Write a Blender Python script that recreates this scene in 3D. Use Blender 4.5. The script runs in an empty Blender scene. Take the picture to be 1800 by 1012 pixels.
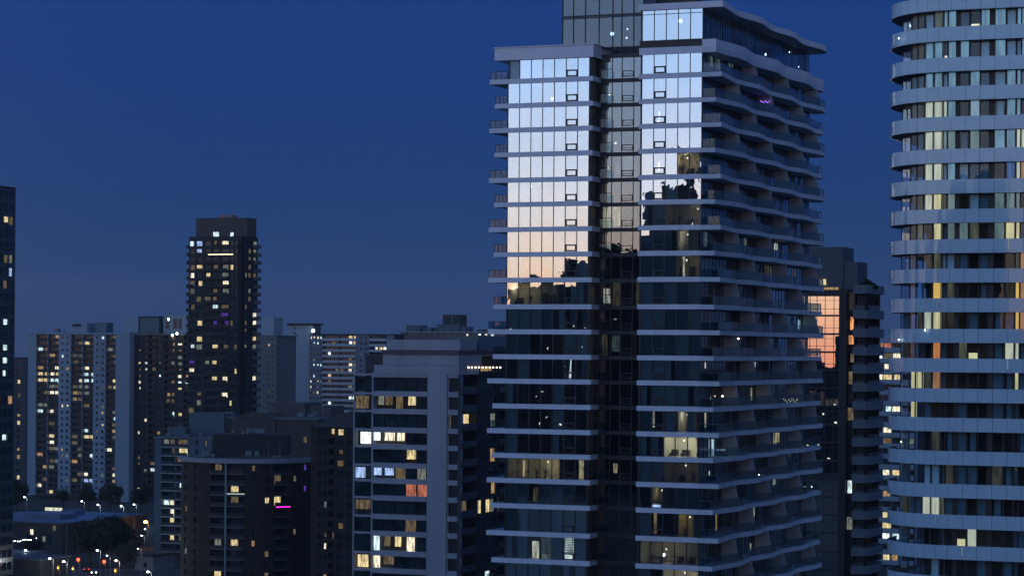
import bpy, bmesh, math, random
from mathutils import Vector, Matrix
R = math.radians
rnd = random.Random(7)
S = bpy.context.scene
COL = S.collection

# ------------------------------------------------------------------ camera
F = 4350.0; CX = 900.0; HY = 617.0; CAMZ = 62.0; ROLL = R(0.43)
cam = bpy.data.cameras.new('camera'); camo = bpy.data.objects.new('camera', cam); COL.objects.link(camo)
cam.sensor_width = 36.0; cam.lens = 36.0*F/1800.0
cam.shift_y = (HY-506.0)/1800.0
cam.clip_start = 1.0; cam.clip_end = 30000.0
camo.matrix_world = Matrix.Translation((0, 0, CAMZ)) @ Matrix.Rotation(R(90), 4, 'X') @ Matrix.Rotation(ROLL, 4, 'Z')
S.camera = camo

# ------------------------------------------------------------------ dusk sky
world = bpy.data.worlds.new('World'); S.world = world; world.use_nodes = True
wn = world.node_tree.nodes; wl = world.node_tree.links
bg = wn['Background']
SUN_AZ = Vector((-0.62, -0.785, 0))          # the glow lies behind and to the left of the camera
def ramp(nodes, stops):
    r = nodes.new('ShaderNodeValToRGB'); e = r.color_ramp.elements
    while len(e) > 1: e.remove(e[-1])
    e[0].position = stops[0][0]; e[0].color = (*stops[0][1], 1)
    for p, c in stops[1:]:
        n = e.new(p); n.color = (*c, 1)
    return r
tc = wn.new('ShaderNodeTexCoord'); sep = wn.new('ShaderNodeSeparateXYZ')
wl.new(tc.outputs['Generated'], sep.inputs[0])
def math_node(nodes, links, op, a, b=None, clamp=False):
    m = nodes.new('ShaderNodeMath'); m.operation = op; m.use_clamp = clamp
    for i, v in enumerate((a, b)):
        if v is None: continue
        if isinstance(v, (int, float)): m.inputs[i].default_value = v
        else: links.new(v, m.inputs[i])
    return m.outputs[0]
dotx = math_node(wn, wl, 'MULTIPLY', sep.outputs[0], SUN_AZ.x)
doty = math_node(wn, wl, 'MULTIPLY', sep.outputs[1], SUN_AZ.y)
dot = math_node(wn, wl, 'ADD', dotx, doty)
mask = wn.new('ShaderNodeMapRange'); mask.interpolation_type = 'SMOOTHSTEP'
wl.new(dot, mask.inputs[0]); mask.inputs[1].default_value = -0.70; mask.inputs[2].default_value = 0.95
elev = wn.new('ShaderNodeMapRange'); wl.new(sep.outputs[2], elev.inputs[0])
elev.inputs[1].default_value = -0.02; elev.inputs[2].default_value = 0.98
base = ramp(wn, [(0.0, (0.020, 0.050, 0.128)), (0.03, (0.014, 0.047, 0.142)), (0.08, (0.0100, 0.045, 0.172)),
                 (0.16, (0.0080, 0.043, 0.208)), (0.35, (0.028, 0.080, 0.25)), (0.6, (0.05, .11, .28)), (1.0, (0.06, 0.12, 0.29))])
glow = ramp(wn, [(0.0, (1.55, 0.50, 0.22)), (0.018, (1.85, .66, .36)), (0.041, (1.98, 1.15, .66)), (0.054, (1.85, 1.42, 1.08)), (0.072, (1.58, 1.44, 1.36)),
                 (0.093, (1.28, 1.40, 1.66)), (0.133, (.82, 1.20, 1.84)), (0.18, (.55, .92, 1.60)), (0.30, (.25, .50, 1.05)), (0.5, (.12, .26, .58)), (0.8, (.07, .14, .33))])
wl.new(elev.outputs[0], base.inputs[0]); wl.new(elev.outputs[0], glow.inputs[0])
# faint cloud streaks in the glow
nz = wn.new('ShaderNodeTexNoise'); nz.inputs['Scale'].default_value = 5.0; nz.inputs['Detail'].default_value = 4
mp = wn.new('ShaderNodeMapping'); mp.inputs['Scale'].default_value = (1, 1, 7)
wl.new(tc.outputs['Generated'], mp.inputs[0]); wl.new(mp.outputs[0], nz.inputs['Vector'])
nr = wn.new('ShaderNodeMapRange'); wl.new(nz.outputs['Fac'], nr.inputs[0])
nr.inputs[1].default_value = .3; nr.inputs[2].default_value = .7; nr.inputs[3].default_value = .90; nr.inputs[4].default_value = 1.06
gm = wn.new('ShaderNodeVectorMath'); gm.operation = 'SCALE'
wl.new(glow.outputs[0], gm.inputs[0]); wl.new(nr.outputs[0], gm.inputs['Scale'])
mx = wn.new('ShaderNodeMix'); mx.data_type = 'RGBA'
wl.new(mask.outputs[0], mx.inputs[0]); wl.new(base.outputs[0], mx.inputs[6]); wl.new(gm.outputs[0], mx.inputs[7])
sky = wn.new('ShaderNodeTexSky'); sky.sky_type = 'NISHITA'; sky.sun_disc = False
sky.sun_elevation = R(-4); sky.sun_rotation = math.atan2(SUN_AZ.x, SUN_AZ.y); sky.ozone_density = 4
sc = wn.new('ShaderNodeVectorMath'); sc.operation = 'SCALE'; wl.new(sky.outputs[0], sc.inputs[0]); sc.inputs['Scale'].default_value = 0.15
add = wn.new('ShaderNodeVectorMath'); wl.new(mx.outputs[2], add.inputs[0]); wl.new(sc.outputs[0], add.inputs[1])
wl.new(add.outputs[0], bg.inputs['Color']); bg.inputs['Strength'].default_value = 1.0
S.view_settings.view_transform = 'Standard'; S.view_settings.look = 'None'
S.view_settings.exposure = 0.0; S.view_settings.gamma = 1.0; S.view_settings.use_curve_mapping = False
S.cycles.use_denoising = True
S.cycles.max_bounces = 6; S.cycles.transparent_max_bounces = 12; S.cycles.sample_clamp_indirect = 4.0
S.cycles.diffuse_bounces = 2; S.cycles.glossy_bounces = 3
S.cycles.caustics_reflective = False; S.cycles.caustics_refractive = False

# ------------------------------------------------------------------ geometry of the view
cr, sr = math.cos(ROLL), math.sin(ROLL)
def unroll(px, py):
    dx = px-CX; dy = HY-py
    return dx*cr-dy*sr, dx*sr+dy*cr
def at(px, py, Y):
    a, b = unroll(px, py)
    return Vector((a/F*Y, Y, CAMZ+b/F*Y))
def proj(p):
    a = p.x/p.y*F; b = (p.z-CAMZ)/p.y*F
    return CX+a*cr+b*sr, HY+a*sr-b*cr
TH = R(22.45); CU, SU = math.cos(TH), math.sin(TH)
U = Vector((CU, -SU, 0)); W = Vector((SU, CU, 0))
def front_t(K, px, py):
    m = unroll(px, py)[0]/F
    return (K.x-m*K.y)/(CU+m*SU)
def side_s(K, px, py):
    m = unroll(px, py)[0]/F
    return (K.x-m*K.y)/(m*CU-SU)

# ------------------------------------------------------------------ materials
MATS = {}
def nodes_of(name):
    m = bpy.data.materials.new(name); m.use_nodes = True
    return m, m.node_tree.nodes, m.node_tree.links, m.node_tree.nodes['Principled BSDF']
def mat(name, col, rough=.7, var=.18, scale=.6, spec=.5, metallic=0, bump=0.0, streak=False, coat=0):
    if name in MATS: return MATS[name]
    m, n, l, b = nodes_of(name)
    b.inputs['Roughness'].default_value = rough; b.inputs['Metallic'].default_value = metallic
    b.inputs['Specular IOR Level'].default_value = spec
    t = n.new('ShaderNodeTexCoord'); z = n.new('ShaderNodeTexNoise')
    z.inputs['Scale'].default_value = scale; z.inputs['Detail'].default_value = 6; z.inputs['Roughness'].default_value = .6
    if streak:
        mpn = n.new('ShaderNodeMapping'); mpn.inputs['Scale'].default_value = (1, 1, .12)
        l.new(t.outputs['Object'], mpn.inputs[0]); l.new(mpn.outputs[0], z.inputs['Vector'])
    else: l.new(t.outputs['Object'], z.inputs['Vector'])
    r = ramp(n, [(.3, tuple(c*(1-var) for c in col)), (.7, tuple(min(1, c*(1+var)) for c in col))])
    l.new(z.outputs['Fac'], r.inputs[0]); l.new(r.outputs[0], b.inputs['Base Color'])
    if coat: b.inputs['Coat Weight'].default_value = coat; b.inputs['Coat Roughness'].default_value = .05
    if bump:
        bp = n.new('ShaderNodeBump'); bp.inputs['Strength'].default_value = bump; bp.inputs['Distance'].default_value = .02
        z2 = n.new('ShaderNodeTexNoise'); z2.inputs['Scale'].default_value = scale*12; l.new(t.outputs['Object'], z2.inputs['Vector'])
        l.new(z2.outputs['Fac'], bp.inputs['Height']); l.new(bp.outputs[0], b.inputs['Normal'])
    MATS[name] = m; return m
def glass(name, refl, tint=(.8, .85, .9), rough=.0, wave=.0, rtint=(1, 1, 1), wscale=.5):
    if name in MATS: return MATS[name]
    m = bpy.data.materials.new(name); m.use_nodes = True; n = m.node_tree.nodes; l = m.node_tree.links
    n.remove(n['Principled BSDF']); out = n['Material Output']
    tr = n.new('ShaderNodeBsdfTransparent'); tr.inputs[0].default_value = (*tint, 1)
    gl = n.new('ShaderNodeBsdfGlossy'); gl.inputs['Roughness'].default_value = rough; gl.inputs[0].default_value = (*rtint, 1)
    fr = n.new('ShaderNodeFresnel'); fr.inputs[0].default_value = 1.45
    fac = math_node(n, l, 'MULTIPLY_ADD', fr.outputs[0], 1.0, True)
    fac.node.inputs[2].default_value = refl-.03
    gb = n.new('ShaderNodeNewGeometry'); fac = math_node(n, l, 'MULTIPLY', fac, math_node(n, l, 'SUBTRACT', 1.0, gb.outputs['Backfacing']))
    mxs = n.new('ShaderNodeMixShader'); l.new(fac, mxs.inputs[0]); l.new(tr.outputs[0], mxs.inputs[1]); l.new(gl.outputs[0], mxs.inputs[2])
    if wave:
        t = n.new('ShaderNodeTexCoord'); z = n.new('ShaderNodeTexNoise'); z.inputs['Scale'].default_value = wscale; z.inputs['Detail'].default_value = 1.5
        g = n.new('ShaderNodeNewGeometry')
        l.new(g.outputs['Position'], z.inputs['Vector'])
        bp = n.new('ShaderNodeBump'); bp.inputs['Strength'].default_value = 1; bp.inputs['Distance'].default_value = wave
        l.new(z.outputs['Fac'], bp.inputs['Height']); l.new(bp.outputs[0], gl.inputs['Normal'])
    l.new(mxs.outputs[0], out.inputs[0]); MATS[name] = m; return m
def emit(name, col, strength, vary=0.0, scale=1.2, sample='NONE'):
    if name in MATS: return MATS[name]
    m = bpy.data.materials.new(name); m.use_nodes = True; n = m.node_tree.nodes; l = m.node_tree.links
    n.remove(n['Principled BSDF']); e = n.new('ShaderNodeEmission'); e.inputs[0].default_value = (*col, 1); e.inputs[1].default_value = strength
    if vary:
        g = n.new('ShaderNodeNewGeometry'); z = n.new('ShaderNodeTexNoise'); z.inputs['Scale'].default_value = scale; z.inputs['Detail'].default_value = 3
        mq = n.new('ShaderNodeMapping'); mq.inputs['Scale'].default_value = (2.4, 2.4, .45); l.new(g.outputs['Position'], mq.inputs[0])
        l.new(mq.outputs[0], z.inputs['Vector'])
        r = n.new('ShaderNodeMapRange'); l.new(z.outputs['Fac'], r.inputs[0]); r.inputs[1].default_value = .38; r.inputs[2].default_value = .60
        r.inputs[3].default_value = strength*(1-vary*.8); r.inputs[4].default_value = strength*(1+vary*.3)
        l.new(r.outputs[0], e.inputs[1])
    l.new(e.outputs[0], n['Material Output'].inputs[0])
    try: m.cycles.emission_sampling = sample
    except Exception: pass
    MATS[name] = m; return m

# ------------------------------------------------------------------ mesh builder
class MB:
    def __init__(s): s.v = []; s.f = []; s.mi = []; s.sm = False
    def box(s, x0, x1, y0, y1, z0, z1, m=0):
        b = len(s.v)
        s.v += [(x0, y0, z0), (x1, y0, z0), (x1, y1, z0), (x0, y1, z0), (x0, y0, z1), (x1, y0, z1), (x1, y1, z1), (x0, y1, z1)]
        s.f += [(b, b+3, b+2, b+1), (b+4, b+5, b+6, b+7), (b, b+1, b+5, b+4), (b+1, b+2, b+6, b+5), (b+2, b+3, b+7, b+6), (b+3, b, b+4, b+7)]
        s.mi += [m]*6; return s
    def prism(s, pts, z0, z1, m=0):
        n = len(pts); b = len(s.v)
        z0f = z0 if callable(z0) else (lambda p: z0); z1f = z1 if callable(z1) else (lambda p: z1)
        s.v += [(p[0], p[1], z0f(p)) for p in pts]+[(p[0], p[1], z1f(p)) for p in pts]
        s.f += [tuple(range(b+n-1, b-1, -1)), tuple(range(b+n, b+2*n))]
        s.f += [(b+i, b+(i+1) % n, b+n+(i+1) % n, b+n+i) for i in range(n)]
        s.mi += [m]*(n+2); return s
    def wall(s, pts, off, z0, z1, m=0, closed=False):
        """a curved upright strip with thickness: pts outer polyline, off(p, i)->inner point"""
        inner = [off(p, i) for i, p in enumerate(pts)]
        for i in range(len(pts)-1):
            s.prism([pts[i], pts[i+1], inner[i+1], inner[i]], z0, z1, m)
        return s
    def quadprism(s, quad, nrm, th, m=0):
        b = len(s.v); q = [Vector(p) for p in quad]; n = Vector(nrm)*th
        s.v += [tuple(p) for p in q]+[tuple(p+n) for p in q]
        s.f += [(b+3, b+2, b+1, b), (b+4, b+5, b+6, b+7), (b, b+1, b+5, b+4), (b+1, b+2, b+6, b+5), (b+2, b+3, b+7, b+6), (b+3, b, b+4, b+7)]
        s.mi += [m]*6; return s
    def cyl(s, c, r, z0, z1, n=10, r1=None, m=0):
        r1 = r if r1 is None else r1; b = len(s.v)
        for (rr, z) in ((r, z0), (r1, z1)):
            s.v += [(c[0]+rr*math.cos(2*math.pi*i/n), c[1]+rr*math.sin(2*math.pi*i/n), z) for i in range(n)]
        s.f += [tuple(range(b+n-1, b-1, -1)), tuple(range(b+n, b+2*n))]+[(b+i, b+(i+1) % n, b+n+(i+1) % n, b+n+i) for i in range(n)]
        s.mi += [m]*(n+2); return s
    def tube(s, p, q, r, n=6, m=0, r1=None):
        p = Vector(p); q = Vector(q); d = (q-p).normalized(); r1 = r if r1 is None else r1
        a = d.orthogonal().normalized(); c = d.cross(a); b = len(s.v)
        for (o, rr) in ((p, r), (q, r1)):
            s.v += [tuple(o+a*rr*math.cos(2*math.pi*i/n)+c*rr*math.sin(2*math.pi*i/n)) for i in range(n)]
        s.f += [tuple(range(b+n-1, b-1, -1)), tuple(range(b+n, b+2*n))]+[(b+i, b+(i+1) % n, b+n+(i+1) % n, b+n+i) for i in range(n)]
        s.mi += [m]*(n+2); return s
    def ball(s, c, r, m=0, n=8, k=5, sq=(1, 1, 1)):
        b = len(s.v); s.v.append((c[0], c[1], c[2]-r*sq[2]))
        for j in range(1, k):
            t = -math.pi/2+math.pi*j/k
            s.v += [(c[0]+r*sq[0]*math.cos(t)*math.cos(2*math.pi*i/n), c[1]+r*sq[1]*math.cos(t)*math.sin(2*math.pi*i/n), c[2]+r*sq[2]*math.sin(t)) for i in range(n)]
        s.v.append((c[0], c[1], c[2]+r*sq[2])); e = len(s.v)-1
        for i in range(n):
            s.f.append((b, b+1+(i+1) % n, b+1+i)); s.mi.append(m)
            s.f.append((e, b+1+(k-2)*n+i, b+1+(k-2)*n+(i+1) % n)); s.mi.append(m)
            for j in range(k-2):
                o = b+1+j*n; s.f.append((o+i, o+(i+1) % n, o+n+(i+1) % n, o+n+i)); s.mi.append(m)
        return s
    def mesh(s, name, ms):
        me = bpy.data.meshes.new(name); me.from_pydata(s.v, [], s.f)
        ms = ms if isinstance(ms, (list, tuple)) else [ms]
        for x in ms: me.materials.append(x)
        if len(ms) > 1: me.polygons.foreach_set('material_index', s.mi)
        if s.sm: me.polygons.foreach_set('use_smooth', [True]*len(s.f))
        me.update(); return me
    def build(s, name, ms, parent=None, loc=(0, 0, 0), kind=None):
        if not s.v: return None
        return put(name, s.mesh(name, ms), parent, loc, kind)
def put(name, me, parent=None, loc=(0, 0, 0), kind=None, rot=None):
    o = bpy.data.objects.new(name, me); COL.objects.link(o); o.location = loc
    if rot: o.rotation_euler = rot
    if parent is not None: o.parent = parent
    if kind: o['kind'] = kind
    return o
def tag(o, label, cat, group=None, kind=None):
    o['label'] = label; o['category'] = cat
    if group: o['group'] = group
    if kind: o['kind'] = kind
    return o
def thing(name, label, cat, loc, rz=-TH, group=None):
    o = bpy.data.objects.new(name, None); COL.objects.link(o); o.location = loc; o.rotation_euler = (0, 0, rz)
    o.empty_display_size = .5
    return tag(o, label, cat, group)
def struct(o): o['kind'] = 'structure'; return o
_boxmesh = {}
def boxmesh(name, sx, sy, sz, m):
    """box with its origin at the middle of the front face's bottom edge"""
    k = (name, round(sx, 3), round(sy, 3), round(sz, 3), m.name)
    if k not in _boxmesh: _boxmesh[k] = MB().box(-sx/2, sx/2, 0, sy, 0, sz).mesh(name, m)
    return _boxmesh[k]

# palette of lit windows
LIT = {
 'y': ((1.0, .80, .42), .85), 'w': ((1.0, .90, .66), 1.15), 'c': ((.72, .95, 1.0), 1.1), 'k': ((1.0, .62, .30), .42),
 'd': ((1.0, .76, .46), .13), 'e': ((.78, .90, .76), .20), 'b': ((.42, .60, 1.0), 1.0), 'p': ((.75, .08, .95), 1.6),
 'V': ((.30, .12, 1.0), 1.6), 'o': ((1.0, .42, .16), .9), 'W': ((.90, 1.0, .95), 1.7), 'r': ((1.0, .32, .20), .45), 'v': ((.25, .12, .95), .30),
}
def lit(k): return emit('lit_window_'+{'y': 'yellow', 'w': 'warm_white', 'c': 'cool_white', 'k': 'amber', 'd': 'dim_warm', 'e': 'dim_green', 'b': 'blue', 'p': 'pink', 'o': 'orange', 'W': 'bright', 'r': 'red', 'v': 'violet', 'V': 'bright_violet'}[k], LIT[k][0], LIT[k][1], .8, 1.6)
M_concrete = mat('concrete', (.30, .29, .29), .8, .14, .25, bump=.3, streak=True)
M_dark = mat('dark_frame', (.018, .018, .02), .5, .2, 1)
M_interior = mat('dark_interior', (.05, .05, .055), .9, .35, .35)
M_dglass = mat('dark_window_glass', (.022, .034, .044), .12, .7, .35, spec=.45)
# ------------------------------------------------------------------ ground
g = MB(); n = 96
g.v = [(0, 2500, 0)]+[(7000*math.cos(2*math.pi*i/n), 2500+7000*math.sin(2*math.pi*i/n), 0) for i in range(n)]
g.f = [(0, 1+i, 1+(i+1) % n) for i in range(n)]; g.mi = [0]*n
struct(g.build('ground', mat('ground_cover', (.035, .038, .036), .95, .5, .03)))

# ================================================================== the tall tower with the mirrored glass
K = at(1231, 617, 300); K.z = 0
T1 = thing('condo_tower', 'tallest glass tower, sunset mirrored in its panes, rippling balconies down its right side', 'tower', K)
M_slab = mat('pale_slab', (.60, .63, .72), .55, .08, .5, bump=.15)
M_bslab = mat('shaded_slab_tint', (.50, .56, .64), .6, .10, .5, bump=.15, streak=True)  # slab colour darkened and blued, painting in the shade of the side face
M_soffit = mat('slab_shadow_edge', (.10, .10, .11), .8)
M_pane = glass('mirrored_glass', .57, (.88, .95, .98), wave=.0016, wscale=.75)
M_rec = glass('recess_glass', .21, (.55, .6, .65), wave=.0014, wscale=.8)
M_blk = glass('tinted_glass', .12, (.45, .55, .65), wave=.001)
M_side = glass('side_glass', .07, (.75, .82, .88))
M_rail = glass('railing_glass', .035, (.74, .84, .88))
M_fin = mat('partition_render', (.31, .32, .34), .8, .10, .5)
M_curt = [mat('curtain_blue_grey', (.34, .46, .50), .9, .12, 2), mat('curtain_grey', (.11, .19, .24), .9, .12, 2), mat('curtain_cream', (.40, .39, .33), .9, .1, 2)]
YR = [89, 133, 177, 221, 265, 311, 355, 400, 445, 491, 539, 584, 629, 673, 718, 763, 807, 852, 897.5, 947, 996]
ZR = [at(1180, y, 301.4).z for y in YR]
while ZR[-1] > 4: ZR.append(ZR[-1]-3.12)
NV = 22
def lx(px, depth=0.0):
    K2 = K+W*depth; return -front_t(K2, px, 617)
XL0, XL1 = lx(890), lx(1033)
XR0, XR1 = lx(1125), 0.0
SH = .30
# side positions where partitions stand
PS = [0.0]+[side_s(K, p, 617) for p in (1270, 1300, 1329, 1357, 1384, 1410)]
SEND = side_s(K, 1419, 617)
PS.append(PS[-1]+(PS[-1]-PS[-2])); PS.append(PS[-1]+(PS[-1]-PS[-2]))
def phase(s):
    for k in range(len(PS)-1):
        if s <= PS[k+1]: return math.pi*(k+(s-PS[k])/(PS[k+1]-PS[k]))
    return math.pi*(len(PS)-1)
def off(s, par):               # par 1: long corner, 0: short corner
    return 2.12+.36*math.cos(phase(max(0, s)))*(1 if par else -1)
def edge(par, extra=0.0, s0=-.15, step=1.0):
    pts = []; s = s0
    while s < SEND+.01:
        pts.append((off(s, par)+extra, s)); s += step
    pts.append((off(SEND, par)+extra, SEND)); 
    o = off(SEND, par)+extra
    pts += [(o*.9, SEND+1.0), (o*.6, SEND+1.7), (0, SEND+2.0)]
    return pts
for i, z in enumerate(ZR):
    par = i % 2; o0 = off(0, par)
    vis = i < NV
    kw = {} if vis else {'kind': None}
    if i > 0:
        MB().box(XL0-o0, XL0-.02, -.16, 34, z-SH, z+SH).box(XL0+.02-.04, XL1+.5, -.16, 34, z-SH, z+SH).build('floor_slab', M_slab, T1)
    pts = [(XR0-.35, -.16), (-.03, -.16)]
    MB().prism([(XR0-.35, -.16), (-.015, -.16), (-.015, 44), (XR0-.35, 44)], z-SH-(.12 if i == 0 else 0), z+SH+(.12 if i == 0 else 0)).build('floor_slab', M_slab, T1)
    ed = edge(par)
    zt = z+SH+(.9 if i == 0 else 0)
    zb = z-SH-(.1 if i == 0 else 0)
    MB().prism([(.015, -.16)]+ed, zb, z+SH-.04).build('balcony_slab', M_bslab, T1)
    if i == 0:      # solid parapet of the terrace
        b = MB(); b.box(.015, ed[0][0], -.16, .06, z+SH-.04, zt)
        b.wall(ed, lambda p, k: (p[0]-.2, p[1]), z+SH-.04, zt); b.build('terrace_parapet', M_slab, T1)
    elif vis:       # glass balustrade
        g1 = MB(); p1 = MB()
        e2 = [(p[0]-.12, p[1]) for p in ed]; e2[0] = (e2[0][0], -.04)
        for a, c in zip(e2[:-1], e2[1:]):
            g1.prism([a, c, (c[0]-.03, c[1]), (a[0]-.03, a[1])], z+SH+.06, z+SH+1.0)
            p1.prism([(a[0]+.02, a[1]), (c[0]+.02, c[1]), (c[0]-.05, c[1]), (a[0]-.05, a[1])], z+SH+1.0, z+SH+1.06)
            p1.box(a[0]-.04, a[0]+.015, a[1]-.03, a[1]+.03, z+SH-.04, z+SH+1.0)
        g1.box(.15, e2[0][0]-.04, -.06, -.03, z+SH+.04, z+SH+1.0)
        p1.box(.05, e2[0][0]-.04, -.08, -.01, z+SH+1.0, z+SH+1.06)
        r = p1.build('balustrade', mat('rail_metal', (.10, .115, .13), .45), T1); g1.build('balustrade_glass', M_rail, r)
        # left end balustrade
        p2 = MB(); g2 = MB(); xl = XL0-o0+.08
        p2.box(xl, XL0-.1, -.06, 0, z+SH+.95, z+SH+1.0)
        p2.box(xl-.03, xl+.03, -.06, 6, z+SH+.95, z+SH+1.0)
        for q in range(4): p2.box(xl+q*(XL0-.1-xl)/3-.03, xl+q*(XL0-.1-xl)/3+.03, -.06, 0, z+SH, z+SH+.95)
        for q in range(1, 5): p2.box(xl-.03, xl+.03, q*1.5-.06, q*1.5, z+SH, z+SH+.95)
        g2.box(xl+.05, XL0-.15, -.04, -.02, z+SH+.05, z+SH+.93)
        g2.box(xl-.01, xl+.01, 0, 6, z+SH+.05, z+SH+.93)
        r = p2.build('balustrade', M_dark, T1); g2.build('balustrade_glass', M_rail, r)
# partitions (tapered fins) between balconies
for i in range(1, NV+4):
    z = ZR[i]; par = i % 2; zt = ZR[i-1]-SH
    for k, s in enumerate(PS[:-1]):
        if k == 0 or s > SEND: continue
        if (k % 2 == 0) == (par == 1):
            lo = off(s, par)-.04; hi = off(s, 1-par)+.02
            b = MB(); c = len(b.v)
            b.v = [(.02, s, z+SH-.04), (lo, s, z+SH-.04), (hi, s, zt), (.02, s, zt)]+[(.02, s+.2, z+SH-.04), (lo, s+.2, z+SH-.04), (hi, s+.2, zt), (.02, s+.2, zt)]
            b.f = [(0, 1, 2, 3), (7, 6, 5, 4), (0, 4, 5, 1), (1, 5, 6, 2), (2, 6, 7, 3), (3, 7, 4, 0)]; b.mi = [0]*6
            b.build('balcony_partition', M_fin, T1)
# panes of the two wings
pane_w = {}
def wings():
    yield 'L', XL0, XL1, 7, 5
    yield 'R', XR0, XR1, 5, 1
mull = boxmesh('mullion', .10, .12, 1.0, M_dark)
LITROOM_L = {9: (0, 5), 16: (0, 4)}
for i in range(NV-1):
    zt = ZR[i]-SH; zb = ZR[i+1]+SH
    if i == 0: zt -= .12
    h = zt-zb
    for wn_, x0, x1, npn, op in wings():
        if wn_ == 'L' and i == 0: zt0 = at(960, 104, 307.5).z; hh = zt0-zb
        else: hh = h
        w = (x1-x0)/npn
        pm = boxmesh('window_pane', w-.075, .03, 1.0, M_pane)
        for k in range(npn):
            cx = x0+(k+.5)*w
            inset = .0
            if wn_ == 'L' and i == 0 and k == 0: inset = 1.6
            o = put('window_pane', pm, T1, (cx, inset, zb), rot=(R(rnd.uniform(-.11, .11)), 0, R(rnd.uniform(-.16, .16)))); o.scale = (1, 1, hh)
            o = put('mullion', mull, T1, (x0+k*w, inset-.035, zb)); o.scale = (1, 1, hh)
            if k == op:
                f = MB(); a = w/2-.06
                f.box(-a, a, -.08, .0, .74, .90).box(-a, a, -.08, 0, .04, .20).box(-a, -a+.14, -.08, 0, .20, .74).box(a-.14, a, -.08, 0, .20, .74)
                f.build('awning_window', M_dark, T1, (cx, -.02, zb))
            # curtains behind the glass
        o = put('mullion', mull, T1, (x1-.03, -.035, zb)); o.scale = (1, 1, hh)
def curtain(x, y, z, w, h, m, rz=0):
    o = put('curtain', boxmesh('curtain', 1, .05, 1, m), T1, (x, y, z), rot=(0, 0, rz)); o.scale = (w, 1, h)
lit_L = {9: {0, 1, 2, 3, 4}, 16: {0, 1, 2, 3, 4, 6}, 12: {5}, 19: {2, 5}, 17: {2}}
lit_R = {5: {3, 4}, 6: {2, 3, 4}, 4: {3, 4}, 7: {3}, 8: {3, 4}, 14: {1, 3}, 15: {2, 3, 4}, 18: {1, 3, 4}, 17: {2}, 19: {0, 1, 2, 3, 4}, 16: {2, 3, 4}, 20: {2, 3, 4}}
for i in range(NV-1):
    zt = ZR[i]-SH; zb = ZR[i+1]+SH; h = zt-zb
    for wn_, x0, x1, npn, op in wings():
        w = (x1-x0)/npn; L = (lit_L if wn_ == 'L' else lit_R).get(i, set())
        runlen = 0; style = 0
        for k in range(npn):
            if runlen <= 0: style = rnd.choice([0, 0, 1, 1, None, None]); runlen = rnd.choice([1, 1, 2, 3])
            runlen -= 1
            if k in L: continue
            st = style
            if wn_ == 'L' and i in (10, 18): st = rnd.choice([0, 0, 1])
            if wn_ == 'L' and i in (13, 14, 15): st = 0 if k in (0, 4) else None
            if wn_ == 'R' and i in (9, 10, 12, 11): st = rnd.choice([0, 1, 0])
            if st is None: continue
            ww = w-.1 if rnd.random() < .7 else w*.5
            curtain(x0+(k+.5)*w+(0 if ww > w*.8 else rnd.choice([-1, 1])*w*.22), .22, zb+.02, ww, h-.04, M_curt[st])
# dark cores, walls between rooms
MB().box(XL0+.25, XL1-.1, 4.6, 34, 0, ZR[0]-.5).build('core_wall', M_interior, T1)
MB().box(XR0+.1, -4.2, 4.6, 43, 0, ZR[0]-.5).build('core_wall', M_interior, T1)
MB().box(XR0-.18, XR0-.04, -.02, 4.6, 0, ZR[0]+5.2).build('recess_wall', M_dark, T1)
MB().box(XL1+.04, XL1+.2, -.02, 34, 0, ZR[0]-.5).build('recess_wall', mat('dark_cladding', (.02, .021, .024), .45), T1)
MB().box(XL0-.0, XL0+.12, .05, 34, 0, ZR[0]-.5).build('end_wall', mat('dark_cladding', (.02, .021, .024), .45), T1)
b = MB()
for i in range(NV-1):
    zt = ZR[i]-SH; zb = ZR[i+1]+SH
    for k, x in enumerate((XL0+(XL1-XL0)*3/7, XL0+(XL1-XL0)*5/7)):
        if (i, k) in ((9, 0), (16, 0)): continue
        b.box(x-.06, x+.06, .3, 4.6, zb, zt)
b.build('room_wall', M_interior, T1)
# the dark recess between the wings
RD = 2.7
rx = [lx(p, RD) for p in (1042, 1055, 1073, 1090, 1111, 1126)]
rec_slab = MB()
for i in range(0, NV):
    z = ZR[i]
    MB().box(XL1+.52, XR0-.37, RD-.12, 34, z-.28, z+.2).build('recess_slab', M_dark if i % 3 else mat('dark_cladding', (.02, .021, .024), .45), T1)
    if i == NV-1: break
    zt = z-.28; zb = ZR[i+1]+.2; h = zt-zb
    for k in range(5):
        w = rx[k+1]-rx[k]; cx = (rx[k]+rx[k+1])/2
        if k == 0:
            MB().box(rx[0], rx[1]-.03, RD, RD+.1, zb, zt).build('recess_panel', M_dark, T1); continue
        o = put('recess_pane', boxmesh('recess_pane', w-.08, .03, 1, M_rec), T1, (cx, RD, zb), rot=(R(rnd.uniform(-.06, .06)), 0, R(rnd.uniform(-.1, .1)))); o.scale = (1, 1, h)
        o = put('mullion', mull, T1, (rx[k], RD-.035, zb)); o.scale = (1, 1, h)
        if k == 3:
            f = MB(); a = w/2-.05
            f.box(-a, a, -.06, 0, .85, .94).box(-a, a, -.06, 0, .2, .3).box(-a, -a+.09, -.06, 0, .3, .85).box(a-.09, a, -.06, 0, .3, .85).box(-a, a, -.06, 0, .5, .55)
            f.build('awning_window', M_dark, T1, (cx, RD-.02, zb))
        if k == 1:
            f = MB().box(-w/2, w/2, -.06, 0, h*.45, h*.45+.08).box(-.04, .04, -.06, 0, 0, h)
            f.build('sliding_door_frame', M_dark, T1, (cx, RD-.02, zb))
            MB().box(rx[1]-.6, rx[2]-.1, RD-1.0, RD-.96, zb, zb+1.05).build('balustrade_glass', M_rail, T1)
MB().box(rx[0], rx[5], RD+2.2, RD+2.5, 0, ZR[0]).build('core_wall', M_interior, T1)
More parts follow.
